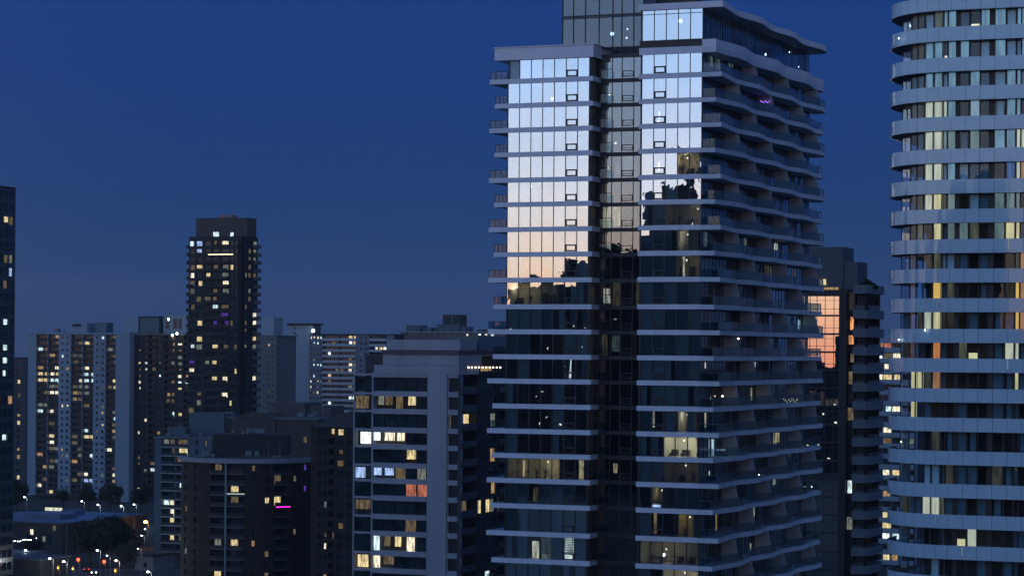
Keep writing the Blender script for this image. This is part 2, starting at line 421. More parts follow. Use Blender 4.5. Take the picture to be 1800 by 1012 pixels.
# side glass wall, floor by floor
for i in range(NV+3):
    if i+1 >= len(ZR): break
    zt = ZR[i]-SH; zb = ZR[i+1]+SH-.04
    gb = MB(); mb = MB(); y = .12; cb = [MB(), MB(), MB()]
    while y < SEND:
        y1 = min(y+1.45, SEND)
        gb.box(-.03, 0, y, y1, zb, zt)
        mb.box(-.05, .03, y-.04, y+.04, zb, zt)
        q = rnd.random()
        if q < .38: c = 0 if q < .3 else 2; cb[c].box(-.35, -.3, y+.05, y1-.05-rnd.choice([0, .6]), zb, zt)
        y = y1
    mb.box(-.05, .03, 0, SEND, zt-.16, zt)
    r = mb.build('side_glazing', M_dark, T1); gb.build('side_glass', M_side, r)
    for c, x in enumerate(cb):
        x.build('side_curtain', M_curt[c], r)
MB().box(-.4, 0.0, SEND+.02, SEND+.3, 0, ZR[0]).build('rear_wall', M_dark, T1)
# --- penthouse on the right wing
zpt = at(1180, 17, 301.4).z; zpb = at(1180, 70, 301.4).z; zrt = at(1180, 6, 301.4).z
MB().box(XR0-.3, -.02, -.1, .25, ZR[0]+SH+.12, zpb).build('transom_panel', M_dark, T1)
w = (0-XR0)/5
for k in range(5):
    o = put('window_pane', boxmesh('window_pane', w-.075, .03, 1.0, M_pane), T1, (XR0+(k+.5)*w, 0, zpb)); o.scale = (1, 1, zpt-zpb)
    o = put('mullion', mull, T1, (XR0+k*w, -.035, zpb)); o.scale = (1, 1, zpt-zpb)
MB().box(XR0, 0, -.05, -.01, zpt-.55, zpt-.48).build('transom_bar', M_dark, T1)
ed = edge(1, .15, s0=-.35, step=.8)
MB().prism([(XR0-.35, -.35)]+ed+[(XR0-.35, SEND+2)], zpt, zrt).build('roof_slab', M_slab, T1)
gb = MB(); mb = MB(); y = .1; cc = MB()
while y < SEND-.5:
    gb.box(-.03, 0, y, y+.98, ZR[0]+SH, zpt); mb.box(-.06, .04, y-.05, y+.05, ZR[0]+SH, zpt)
    if rnd.random() < .45: cc.box(-.5, -.44, y+.1, y+.9, ZR[0]+SH, zpt-.3)
    y += 1.0
r = mb.build('side_glazing', M_dark, T1); gb.build('side_glass', M_side, r); cc.build('side_curtain', M_curt[0], r)
MB().box(XR0+.2, -5, 5, SEND, ZR[0], zpt-.05).build('core_wall', M_interior, T1)
# --- roof parapet of the left wing
zl1 = at(960, 82, 307.5).z; zl0 = at(960, 104, 307.5).z
MB().box(XL0-1.75, XL1+.6, -.35, 34, zl0+.02, zl1).box(XL0-1.9, XL1+.7, -.5, 34.1, zl1, zl1+.12).build('roof_parapet', M_slab, T1)
# --- tall glazed block between the wings
bx = [lx(p, RD) for p in (985, 1004, 1025, 1049, 1073, 1089, 1110, 1127)]
zb0 = at(1060, 84, 308).z; zm = at(1060, 30, 308).z; ztop = zm+7.5
for (za, zc) in ((zb0, zm-.15), (zm+.25, ztop)):
    for k in range(7):
        if za == zb0 and bx[k+1] < XL1-3: pass
        put('block_pane', boxmesh('block_pane%d' % (za == zb0), bx[k+1]-bx[k]-.09, .03, zc-za, M_blk), T1, ((bx[k]+bx[k+1])/2, RD, za), rot=(0, 0, R(rnd.uniform(-.2, .2))))
m = MB()
for x in bx: m.box(x-.05, x+.05, RD-.1, RD+.05, zb0-1.2, ztop)
m.box(bx[0], bx[-1], RD-.08, RD+.04, zm-.15, zm-.05).box(bx[0], bx[-1], RD-.08, RD+.04, zm+.15, zm+.25).box(bx[0], bx[-1], RD-.08, RD+.04, zb0-.1, zb0+.0).box(bx[0], bx[-1], RD-.06, RD+.04, ztop-.2, ztop)
m.build('curtain_wall_frame', M_dark, T1)
MB().box(bx[0], bx[-1]+.1, RD+6, RD+6.2, zb0-1.5, ztop).box(bx[0]-.05, bx[0]+.1, RD+.05, RD+6, zb0-1.5, ztop).box(bx[0], bx[-1]+.1, RD+.06, RD+6, ztop-.02, ztop+.3).box(bx[0], bx[-1]+.1, RD+.06, RD+6, zm-.1, zm+.2).build('block_wall', mat('plant_room_wall', (.16, .2, .25), .8), T1)
MB().box(bx[-1]+.15, bx[-1]+5.5, RD+4, RD+14, zrt-1, at(1160, -7, 306).z).build('plant_room', mat('dark_cladding', (.02, .021, .024), .45), T1)

# --- lit rooms
M_roomwall = mat('room_plaster', (.62, .56, .46), .85, .06, 1)
M_furn = mat('dark_furniture', (.05, .04, .035), .6, .3, 3)
def room(x0, x1, i, power, col, y0=.3, depth=3.6, lampx=None, furn=True, rail=None, zoff=.5):
    zt = ZR[i]-SH; zb = ZR[i+1]+SH
    b = MB(); t = .05
    b.box(x0, x1, y0+depth, y0+depth+t, zb, zt).box(x0, x0+t, y0, y0+depth, zb, zt).box(x1-t, x1, y0, y0+depth, zb, zt)
    b.box(x0+t, x1-t, y0, y0+depth, zt-.06, zt-.01).box(x0+t, x1-t, y0, y0+depth, zb+.01, zb+.05)
    b.build('room_interior', M_roomwall, T1)
    lxp = (x0+x1)/2 if lampx is None else lampx
    la = bpy.data.lights.new('ceiling_lamp', 'POINT'); la.energy = power*3.6; la.color = col; la.shadow_soft_size = .12
    lo = bpy.data.objects.new('ceiling_lamp', la); COL.objects.link(lo); lo.parent = T1; lo.location = (lxp, y0+depth*.45, zt-zoff)
    MB().ball((lxp, y0+depth*.45, zt-zoff+.02), .11).build('lamp_globe', emit('lamp_glow', (1, .9, .7), 4), T1)
    if furn:
        f = MB(); x = x0+.3
        while x < x1-.9:
            ww = rnd.uniform(.5, 1.1); kind = rnd.random(); fy = y0+rnd.uniform(.4, 2.4)
            if kind < .35:      # table and things on it
                f.box(x, x+ww, fy, fy+.6, zb+.70, zb+.75).box(x+.04, x+.09, fy, fy+.05, zb, zb+.7).box(x+ww-.09, x+ww-.04, fy, fy+.05, zb, zb+.7)
                f.cyl((x+ww*.5, fy+.3), .09, zb+.75, zb+1.0, 8, .14)
            elif kind < .6:     # sofa
                f.box(x, x+ww, fy, fy+.8, zb+.1, zb+.45).box(x, x+ww, fy+.6, fy+.8, zb+.45, zb+.85)
            elif kind < .8:     # plant
                f.cyl((x+.2, fy), .15, zb, zb+.35, 8, .2)
                for q in range(22): f.quadprism([(x+.2, fy, zb+.35), (x+.25, fy+.02, zb+.4), (x+.2+rnd.uniform(-.5, .5), fy+rnd.uniform(-.3, .3), zb+rnd.uniform(.7, 1.5)), (x+.15, fy, zb+.45)], (.01, .01, .005), 1)
            else:               # shelf
                f.box(x, x+ww, y0+depth-.35, y0+depth-.02, zb, zb+rnd.uniform(1.1, 1.9))
            x += ww+rnd.uniform(.2, .8)
        f.build('room_furniture', M_furn, T1)
WARM = (1, .78, .48); WHT = (1, .93, .78)
wL = (XL1-XL0)/7; wR = -XR0/5
def XLk(k): return XL0+k*wL
def XRk(k): return XR0+k*wR
room(XLk(0)+.15, XLk(4.3), 9, 50, (1, .84, .5), lampx=XLk(.5))
room(XLk(0)+.15, XLk(4.6), 16, 85, (1, .82, .48), lampx=XLk(3.2))
MB().box(XLk(6.25), XLk(6.65), .35, .4, ZR[17]+SH+.1, ZR[16]-SH-.1).build('lit_doorway', lit('y'), T1)
MB().box(XLk(.6), XLk(.78), 3.5, 3.6, ZR[17]+SH+.05, ZR[16]-SH-.4).build('lit_doorway', lit('y'), T1)
MB().quadprism([(XLk(5.3), .4, ZR[13]+SH), (XLk(5.5), .4, ZR[13]+SH), (XLk(5.52), .4, ZR[12]-SH), (XLk(5.45), .4, ZR[12]-SH)], (0, .03, 0), 1).build('lit_curtain_gap', lit('W'), T1)
MB().box(XLk(2.25), XLk(2.85), .5, .55, ZR[20]+SH+.05, ZR[19]-SH-.6).build('lit_doorway', lit('w'), T1)
def blinds(x0, x1, i, key, zfrac=.86):
    zt = ZR[i]-SH; zb = ZR[i+1]+SH; s = MB(); q = zb+.25*(zt-zb)
    while q < zt-.1: s.box(x0, x1, .2, .28, q, q+.12); q += .21
    s.build('venetian_blind', M_curt[1], T1); MB().box(x0, x1, .5, .53, zb+.05, zt-.05).build('lit_window', lit(key), T1)
blinds(XLk(3.05), XLk(3.95), 19, 'e'); blinds(XLk(5.05), XLk(5.9), 19, 'W')
MB().box(XLk(2.3), XLk(2.7), .5, .55, ZR[18]+SH+.3, ZR[17]-SH-.5).build('lit_doorway', lit('d'), T1)
MB().box(XLk(6.05), XLk(6.9), .5, .55, ZR[19]+SH+.05, ZR[19]+SH+.35).build('lit_window', lit('k'), T1)
# right wing rooms
room(XRk(2.6), XRk(5)-.1, 4, 60, WARM, lampx=XRk(3.4))
room(XRk(1.9), XRk(5)-.1, 6, 22, (1, .85, .6), lampx=XRk(4.3))
room(XRk(3.0), XRk(3.98), 7, 32, WHT)
room(XRk(2.3), XRk(5)-.1, 8, 14, (1, .8, .45), lampx=XRk(3.4))
MB().box(XRk(3.4), XRk(3.55), .5, .55, ZR[9]+SH+.05, ZR[8]-SH-.1).build('lit_doorway', lit('w'), T1)
room(XRk(3.1), XRk(4), 14, 50, WHT)
MB().box(XRk(1.0), XRk(1.14), .5, .55, ZR[15]+SH+.5, ZR[14]-SH-.05).build('lit_doorway', lit('w'), T1)
room(XRk(2), XRk(5)-.1, 15, 300, (1, .92, .7), lampx=XRk(3.3))
room(XRk(2), XRk(5)-.1, 16, 7, WARM)
room(XRk(2), XRk(5)-.1, 20, 90, (1, .9, .7))
room(XRk(1), XRk(2), 17, 10, WARM)
MB().box(XRk(1.1), XRk(1.85), -.1, -.06, ZR[18]+SH+.1, ZR[18]+SH+.42).build('awning_glow', lit('b'), T1)
MB().box(XRk(1.15), XRk(1.4), .5, .55, ZR[19]+SH+.3, ZR[18]-SH-.05).build('lit_window', lit('k'), T1)
room(XRk(3.2), XRk(4.5), 18, 22, (1, .7, .2))
room(XRk(.1), XRk(5)-.1, 19, 26, (1, .82, .5), lampx=XRk(1.9), zoff=1.1)
MB().ball((XRk(1.9), .9, ZR[20]+SH+1.1), .2).build('lamp_globe', emit('bright_lamp', (.9, 1, .95), 12), T1)
for i_, f0, f1, g0, g1 in ((2, .32, .62, .25, .62), (4, .3, .75, .2, .62), (2, .2, .8, .02, .18), (0, .0, .05, .05, .95)):
    zb = ZR[i_+1]+SH; h = ZR[i_]-SH-zb
    MB().box(XRk(1+f0), XRk(1+f1), .4, .44, zb+h*g0, zb+h*g1).build('lit_doorway', emit('bright_doorway', (1, 1, .92), 1.6), T1)
MB().ball((XLk(1.75), .8, ZR[6]+SH+2.0), .22).build('lamp_globe', emit('bright_lamp', (1, .9, .7), 9), T1)
MB().ball((XLk(3.6), .8, ZR[2]+SH+.5), .16).build('lamp_globe', emit('bright_lamp', (1, .9, .7), 9), T1)
# recess rooms
def rlit(k, i, key, f0=0, f1=1, g0=0, g1=1):
    zt = ZR[i]-.28; zb = ZR[i+1]+.2; h = zt-zb; w = rx[k+1]-rx[k]
    MB().box(rx[k]+.06+f0*w, rx[k]+f1*w-.06, RD+.5, RD+.55, zb+h*g0, zb+h*g1).build('lit_window', lit(key), T1)
rlit(1, 9, 'w', .1, .9, .1, .75); rlit(2, 9, 'd', 0, .9); rlit(1, 6, 'y', 0, 1, 0, 1); rlit(2, 6, 'y', 0, 1, .1, 1); rlit(2, 4, 'e', .2, .7, .2, .8); rlit(3, 4, 'e', 0, 1, .4, 1)
rlit(2, 11, 'e', .0, .9, .2, .95); rlit(1, 11, 'd', 0, .6); rlit(4, 11, 'd', .1, .25); rlit(2, 16, 'y', .2, .7, .35, .8); rlit(1, 0, 'e', .0, .9, 0, .4); rlit(1, 7, 'k', 0, .12)
rlit(1, 3, 'd', 0, .1); rlit(4, 9, 'd', .2, .9)
def lampball(px, py, D, r, key, parent, local=None):
    pass
M_pin = emit('pin_light', (.9, 1, 1), 9)
M_pinw = emit('pin_light_warm', (1, .8, .5), 7)
def pinl(x, y, z, r, m, nm='lamp_globe', parent=None): MB().ball((x, y, z), r, n=6, k=4).build(nm, m, parent or T1)
pinl(bx[3]+1.0, RD+2, zb0+1.9, .24, M_pin); pinl(bx[5]+.2, RD+1.2, zb0+1.2, .1, M_pin); pinl(bx[5]+.3, RD+1.2, zb0+2.3, .08, M_pin)
pinl(XRk(2.9), 1.2, zpb+2.4, .22, M_pin)
for (k, i, zf) in ((.55, 1, .5), (1.5, 9, .55), (.8, 0, .3), (1.2, 3, .5), (.5, 4, .55)): pinl(rx[1]+k*(rx[2]-rx[1]), RD+.6, ZR[i+1]+.2+zf*2.4, .11, M_pinw)
# lit windows and lamps along the balcony side
def side_at(px, py, x=-.25):
    K2 = K+U*x; s = side_s(K2, px, 617+0) ; p = K2+W*s
    for _ in range(3):
        K3 = K2; s = side_s(K3, px, py); p = K3+W*s
    return s, at(px, py, p.y).z
def side_lit(px, py, w, h, key, x=-.2, nm='lit_window'):
    s, z = side_at(px, py, x)
    MB().box(x-.03, x, s-w/2, s+w/2, z-h/2, z+h/2).build(nm, lit(key), T1)
for a in ((1240, 420, 1.2, 1.9, 'e'), (1310, 425, 1.6, .9, 'e'), (1364, 434, 1.4, 1.0, 'w'), (1350, 476, 2.6, 1.4, 'd'), (1405, 570, .8, 1.2, 'c'),
          (1322, 692, .8, 1.6, 'y'), (1320, 742, 2.0, 1.2, 'd'), (1365, 770, 2.6, 1.5, 'y'), (1338, 790, 3.2, .7, 'b'), (1240, 738, .5, 1.8, 'y'), (1250, 700, .4, .4, 'c'),
          (1260, 917, .9, 2.2, 'k'), (1326, 897, .3, 1.4, 'w'), (1361, 846, .8, .8, 'w'), (1320, 960, .5, .9, 'w'), (1240, 831, .5, .5, 'w'), (1247, 831, .4, .5, 'w'),
          (1285, 110, 1.6, 1.2, 'e'), (1250, 108, 1.2, 1.3, 'e'), (1262, 113, 1.5, 1.2, 'e'), (1300, 260, .8, .5, 'd'), (1240, 640, .3, 1.0, 'w'), (1328, 640, .3, .7, 'w'), (1388, 800, 1.0, .4, 'd'), (1396, 480, 1.2, 1.1, 'd'), (1415, 958, .5, 1.2, 'd')):
    side_lit(*a)
for px_ in (1236, 1244, 1252): side_lit(px_, 788, 1.25, 2.3, 'c')
for px_ in (1256, 1262, 1268, 1273): 
    side_lit(px_, 790, .7, .25, 'b', 1.2, 'string_light')
for q in range(7): side_lit(1338+q*2.4, 178+(q % 3)*1.3, .35, .16, 'V', 1.6, 'string_light')
for q in range(12): side_lit(1378+q*2.9, 701+(q*7 % 5)*1.2, .3, .16, 'w', 1.5, 'string_light')
for (px_, py_) in ((1277, 44), (1345, 96), (1317, 71), (1388, 92), (1404, 118)):
    s, z = side_at(px_, py_, -.6); pinl(-.6, s, z, .16 if px_ == 1345 else .09, M_pin)
for (px_, py_) in ((1298, 595), (1334, 834), (1270, 696), (1420, 782), (1427, 855)):
    s, z = side_at(px_, py_, .5); pinl(.5, s, z, .11, M_pinw)
# ================================================================== the round cornered tower on the right
K2 = at(1668, 617, 246); K2.z = 0
T2 = thing('round_tower', 'pale banded apartment tower with rounded corner balconies at the right edge of the view', 'tower', K2)
RB = 7.8; DEP = 1.25; RG = RB-DEP
def bandp(s, r=RB):
    """point on the balcony line: s metres right of the tangent point, angle when negative"""
    if s >= 0: return (s, RB-r)
    a = -s/r
    if a <= math.pi*.5: return (-r*math.sin(a), RB-r*math.cos(a))
    return (-r, RB+(-s-r*math.pi/2))
YB = [-8, 46, 100, 151, 204, 261, 315, 367, 420, 472, 524, 578, 630, 683, 734.5, 793, 851, 905, 959, 1013]
D7 = (K2+U*1.9).y
ZB = [at(1708, y, D7).z for y in YB]
while ZB[-1] > 5: ZB.append(ZB[-1]-3.05)
def blue_panel():
    m, n, l, b = nodes_of('fritted_balcony_glass')
    b.inputs['Base Color'].default_value = (.17, .27, .36, 1); b.inputs['Roughness'].default_value = .5
    b.inputs['Coat Weight'].default_value = 1; b.inputs['Coat Roughness'].default_value = .03; b.inputs['Coat IOR'].default_value = 1.48
    t = n.new('ShaderNodeTexCoord'); z = n.new('ShaderNodeTexNoise'); z.inputs['Scale'].default_value = .8; l.new(t.outputs['Object'], z.inputs['Vector'])
    r = ramp(n, [(.3, (.31, .46, .57)), (.7, (.36, .51, .63))]); l.new(z.outputs['Fac'], r.inputs[0]); l.new(r.outputs[0], b.inputs['Base Color'])
    g = n.new('ShaderNodeNewGeometry'); z2 = n.new('ShaderNodeTexNoise'); z2.inputs['Scale'].default_value = .5; l.new(g.outputs['Position'], z2.inputs['Vector'])
    bp = n.new('ShaderNodeBump'); bp.inputs['Strength'].default_value = 1; bp.inputs['Distance'].default_value = .002
    l.new(z2.outputs['Fac'], bp.inputs['Height']); l.new(bp.outputs[0], b.inputs['Coat Normal'])
    return m
M_band = blue_panel()
M_pg = glass('right_tower_glass', .035, (.92, .97, 1), wave=.002)
PW = 1.46; BH = 1.38
# one panel mesh for the flat and one for the curve
flat_pts = [k*PW for k in range(0, 9)]
ncurve = 12; dca = RB*math.pi*.62/ncurve
curve_pts = [-k*dca for k in range(ncurve+1)]
def panel_mesh(s0, s1):
    a0 = bandp(s0); a1 = bandp(s1); m = 3 if s0 < 0 else 1
    b = MB(); ss = [s0+(s1-s0)*q/m for q in range(m+1)]
    for q in range(m):
        p = bandp(ss[q]); r = bandp(ss[q+1]); pi_ = bandp(ss[q]*(RB-.06)/RB if ss[q] < 0 else ss[q], RB-.06); ri = bandp(ss[q+1]*(RB-.06)/RB if ss[q+1] < 0 else ss[q+1], RB-.06)
        b.prism([p, r, ri, pi_], 0, BH)
    return b.mesh('balcony_panel', M_band)
gap = .018
pmeshes = []
for k in range(8): pmeshes.append(panel_mesh(k*PW+gap, (k+1)*PW-gap))
for k in range(ncurve): pmeshes.append(panel_mesh(-(k+1)*dca+gap, -k*dca-gap))
M_sof = mat('soffit_paint', (.22, .24, .27), .7)
WIN = [(1583, 1598, 0), (1599, 1609, 0), (1610, 1621, 0), (1622, 1637, 1), (1638, 1653, 1), (1655, 1662, 1), (1663, 1677, 1), (1684, 1700, 2), (1702, 1719, 3), (1720, 1736, 4), (1745, 1764, 5), (1766, 1782, 6), (1784, 1791, 6), (1792, 1803, 7), (1805, 1820, 7), (1826, 1842, 7)]
# glass line arc length for a given pixel column
def gline(px):
    lo, hi = -20.0, 20.0; m = unroll(px+0, 617)[0]/F
    lo = -RG*math.pi*.42
    for _ in range(50):
        mid = (lo+hi)/2; p = bandp(mid, RG); w = K2+U*p[0]+W*p[1]
        if w.x/w.y < m: lo = mid
        else: hi = mid
    return (lo+hi)/2
tone = {   # pane tone by floor: c = pale lit curtain, x dark, others palette keys
 0: 'd e x . . d .  . k . . . . . . .', }
PANE = {}
rows = {
 0: 'x d d g E g g  x w g g g g g g g', 1: 'x d d g g w g  g x g g g g g g g', 2: 'x x x g g g g  x g x g g g g g g',
 3: 'd e d C C C g  x c x g g g x g g', 4: 'x x x C C G G  x G x B B C C x g', 5: 'x x x C C g g  g x x x b C k g g',
 6: 'x e d C Y e G  x g x G G G x g g', 7: 'x d E x Y x G  G E x G Y Y x g g', 8: 'x x x x E g g  x x x x x d k g g',
 9: 'x x b x O x E  x x x x d O k g g', 10: 'x x e C Y d d  x x x x x O k g g', 11: 'd x x x r x x  E y x x C C x g g',
 12: 'x Y Y e k x x  x x x x x Y x g g', 13: 'x Y x x x x x  x x x x x x x g g', 14: 'x x x x e x x  x x x x x x x g g',
 15: 'x x x g g x e  x x x e x x x g g', 16: 'e x x C C E x  x x x x x x x g g', 17: 'x x x x x x x  y C x x x x x g g', 18: 'x x x x g x x  x x x x x x x g g'}
PK = {'Y': 'room_yellow', 'C': 'room_cream', 'O': 'room_orange', 'G': 'room_teal', 'E': 'room_dim'}
EM = {'Y': emit('curtain_lit_yellow', (1, .88, .48), .62, .25), 'C': emit('curtain_lit_cream', (.92, .94, .74), .55, .25), 'O': emit('curtain_lit_orange', (1, .62, .16), .75, .2),
      'G': emit('curtain_lit_teal', (.42, .62, .62), .28, .3), 'E': emit('curtain_lit_dim', (.62, .66, .46), .12, .5), 'd': emit('curtain_dim_warm', (.45, .42, .34), .06, .6),
      'B': emit('curtain_lit_blue', (.36, .66, .92), .36, .35, 1.0), 'w': lit('w'), 'k': emit('curtain_lit_rose', (.9, .42, .22), .35, .3), 'b': emit('tv_blue', (.1, .3, .9), .25, .5), 'r': emit('curtain_lit_red', (1, .36, .12), .55, .3),
      'y': emit('half_blind_lit', (1, .92, .5), .7, .1), 'c': emit('curtain_lit_sky', (.55, .8, 1.0), .38, .3), 'e': emit('curtain_grey_lit', (.45, .47, .38), .09, .5)}
M_curtg = mat('curtain_pale_teal', (.48, .68, .74), .9, .1, 2)
ends = [(gline(a), gline(b)) for a, b, c in WIN]
for i, z in enumerate(ZB):
    zb_ = z-BH
    vis = i < 20
    for pm in (pmeshes if vis else []):
        put('balcony_panel', pm, T2, (0, 0, zb_))
    if not vis:
        MB().wall([bandp(-x) for x in [q*1.0 for q in range(17, -11, -1)]], lambda p, k: (p[0]*.98, p[1]+.1), zb_, z).build('balcony_band', M_band, T2)
    # slab behind the panels
    pts = [bandp(-RB*math.pi*.62*q/16*(RB-.1)/RB, RB-.1) for q in range(16, -1, -1)]+[(14, .1), (14, 26), (-RB+.2, 26)]
    MB().prism(pts, zb_+.04, zb_+.30).build('floor_slab', M_sof, T2)
    if i == 0: continue
    # windows between this slab and the band above... floor i sits on band i (slab at its foot), seen above the band top
for i in range(1, len(ZB)):
    zf = ZB[i]-BH+.30; zc_ = ZB[i-1]-BH+.04
    vis = i < 20
    # wall line
    pts = [bandp(-RG*math.pi*.6*q/20, RG-.05) for q in range(20, -1, -1)]+[(14, DEP+.05)]
    if vis:
        row = rows.get(i-1, 'x '*16).split()
        for (s0, s1), ch in zip(ends, row):
            a = bandp(s0, RG); b_ = bandp(s1, RG)
            d = Vector((b_[0]-a[0], b_[1]-a[1], 0)); L = d.length; rz = math.atan2(d.y, d.x)
            mid = ((a[0]+b_[0])/2, (a[1]+b_[1])/2)
            key = ('rt', round(L, 2))
            pn = put('window_pane', boxmesh('window_pane_r', round(L, 2)-.05, .03, 1.0, M_pg), T2, (mid[0], mid[1], zf), rot=(R(rnd.uniform(-.1, .1)), 0, rz+R(rnd.uniform(-.15, .15))))
            pn.scale = (1, 1, zc_-zf)
            nrm = Vector((-d.y, d.x, 0)).normalized()
            if ch == 'g' and i < 9 and rnd.random() < .6: ch = 'B'
            if ch in EM:
                zz = zf+.02; hh = zc_-zf-.04
                if ch in 'y': hh = ZB[i]-zf+.55
                if ch == 'w': hh = ZB[i]-zf+.35
                o = put('lit_curtain', boxmesh('lit_curtain', 1, .05, 1, EM[ch]), T2, (mid[0]+nrm.x*.2, mid[1]+nrm.y*.2, zz), rot=(0, 0, rz)); o.scale = (L*rnd.uniform(.86, .98), 1, hh)
            elif ch == 'g' or (ch == 'x' and rnd.random() < .45):
                o = put('curtain', boxmesh('curtain_r', 1, .05, 1, M_curtg if ch == 'g' else M_curt[1]), T2, (mid[0]+nrm.x*.2, mid[1]+nrm.y*.2, zf+.02), rot=(0, 0, rz)); o.scale = (L*rnd.choice([.95, .95, .6]), 1, zc_-zf-.04)
        m = MB()
        es = sorted(set([round(e, 2) for ab in ends for e in ab]))
        for (s0, s1) in ends:
            for s in (s0, s1):
                p = bandp(s, RG); m.box(p[0]-.035, p[0]+.035, p[1]-.05, p[1]+.07, zf, zc_)
        for (a, b_) in zip(ends[:-1], ends[1:]):
            if b_[0]-a[1] > .25:
                p = bandp(a[1]+.03, RG); q = bandp(b_[0]-.03, RG); m.prism([p, q, (q[0], q[1]+.15), (p[0], p[1]+.15)], zf, zc_)
        m.build('window_frame', M_dark, T2)
pts = [bandp(-(RG-2.5)*math.pi*.6*q/16, RG-2.5) for q in range(16, -1, -1)]+[(14, DEP+2.5), (14, 26), (-RG+2.7, 26)]
MB().prism(pts, 0, ZB[0]).build('core_wall', M_interior, T2)
pts = [bandp(-(RB-.3)*math.pi*.6*q/16, RB-.3) for q in range(16, -1, -1)]+[(14, .3), (14, 26), (-RB+.4, 26)]
MB().prism(pts, ZB[0]+2.6, ZB[0]+3.0).prism([(p[0]*.97, p[1]+.25) for p in pts], ZB[0]+3.0, ZB[0]+7.5).build('roof_slab', M_sof, T2)
for (px_, py_, m_) in ((1580, 68, M_pin), (1580, 597, M_pin), (1637, 638, M_pin), (1687, 641, M_pin), (1610, 799, M_pin), (1626, 580, M_pin)):
    p = at(px_, py_, 247 if px_ > 1620 else 250); v = p-K2
    MB().ball((v.dot(U), v.dot(W), p.z), .07, n=6, k=4).build('lamp_globe', m_, T2)
# ================================================================== buildings behind: a shared facade builder
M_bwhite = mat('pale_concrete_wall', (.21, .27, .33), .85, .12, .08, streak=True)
M_bgrey = mat('grey_concrete_wall', (.13, .135, .14), .85, .15, .1, streak=True)
M_bbrown = mat('brown_brick_wall', (.032, .024, .020), .9, .25, .5)
M_btan = mat('tan_stucco_wall', (.055, .046, .042), .9, .2, .2)
M_bdark = mat('charcoal_wall', (.028, .027, .027), .8, .25, .3)
M_bmauve = mat('mauve_render_wall', (.34, .34, .38), .85, .14, .2, streak=True)
M_railw = mat('white_balcony_rail', (.30, .34, .38), .6, .1, 1)
M_raild = mat('smoked_balcony_rail', (.05, .06, .07), .3, .2, 1)
M_blueroof = mat('pale_roof_membrane', (.12, .16, .26), .6, .45, .06)
def clutter(th, x0, x1, y0, y1, z, seed, n_=6):
    r = random.Random(seed); b = MB()
    for q in range(n_):
        x, y = r.uniform(x0, x1-2), r.uniform(y0, y1-2); a, c, h = r.uniform(.8, 2.6), r.uniform(.8, 2.4), r.uniform(.6, 1.7)
        MB().box(x, x+a, y, y+c, z+.25, z+h).box(x+.1, x+.3, y+.1, y+.3, z, z+.25).box(x+a-.3, x+a-.1, y+.1, y+.3, z, z+.25).build('roof_unit', mat('galvanised_unit', (.16, .17, .19), .6, .2, 1), th)
    for q in range(2):
        x, y = r.uniform(x0, x1), r.uniform(y0, y1); h = r.uniform(2.5, 4.5)
        MB().tube((x, y, z), (x, y, z+h), .07).tube((x-.5, y, z+h*.8), (x+.5, y, z+h*.8), .04).build('antenna', mat('antenna_metal', (.2, .2, .2), .5), th)
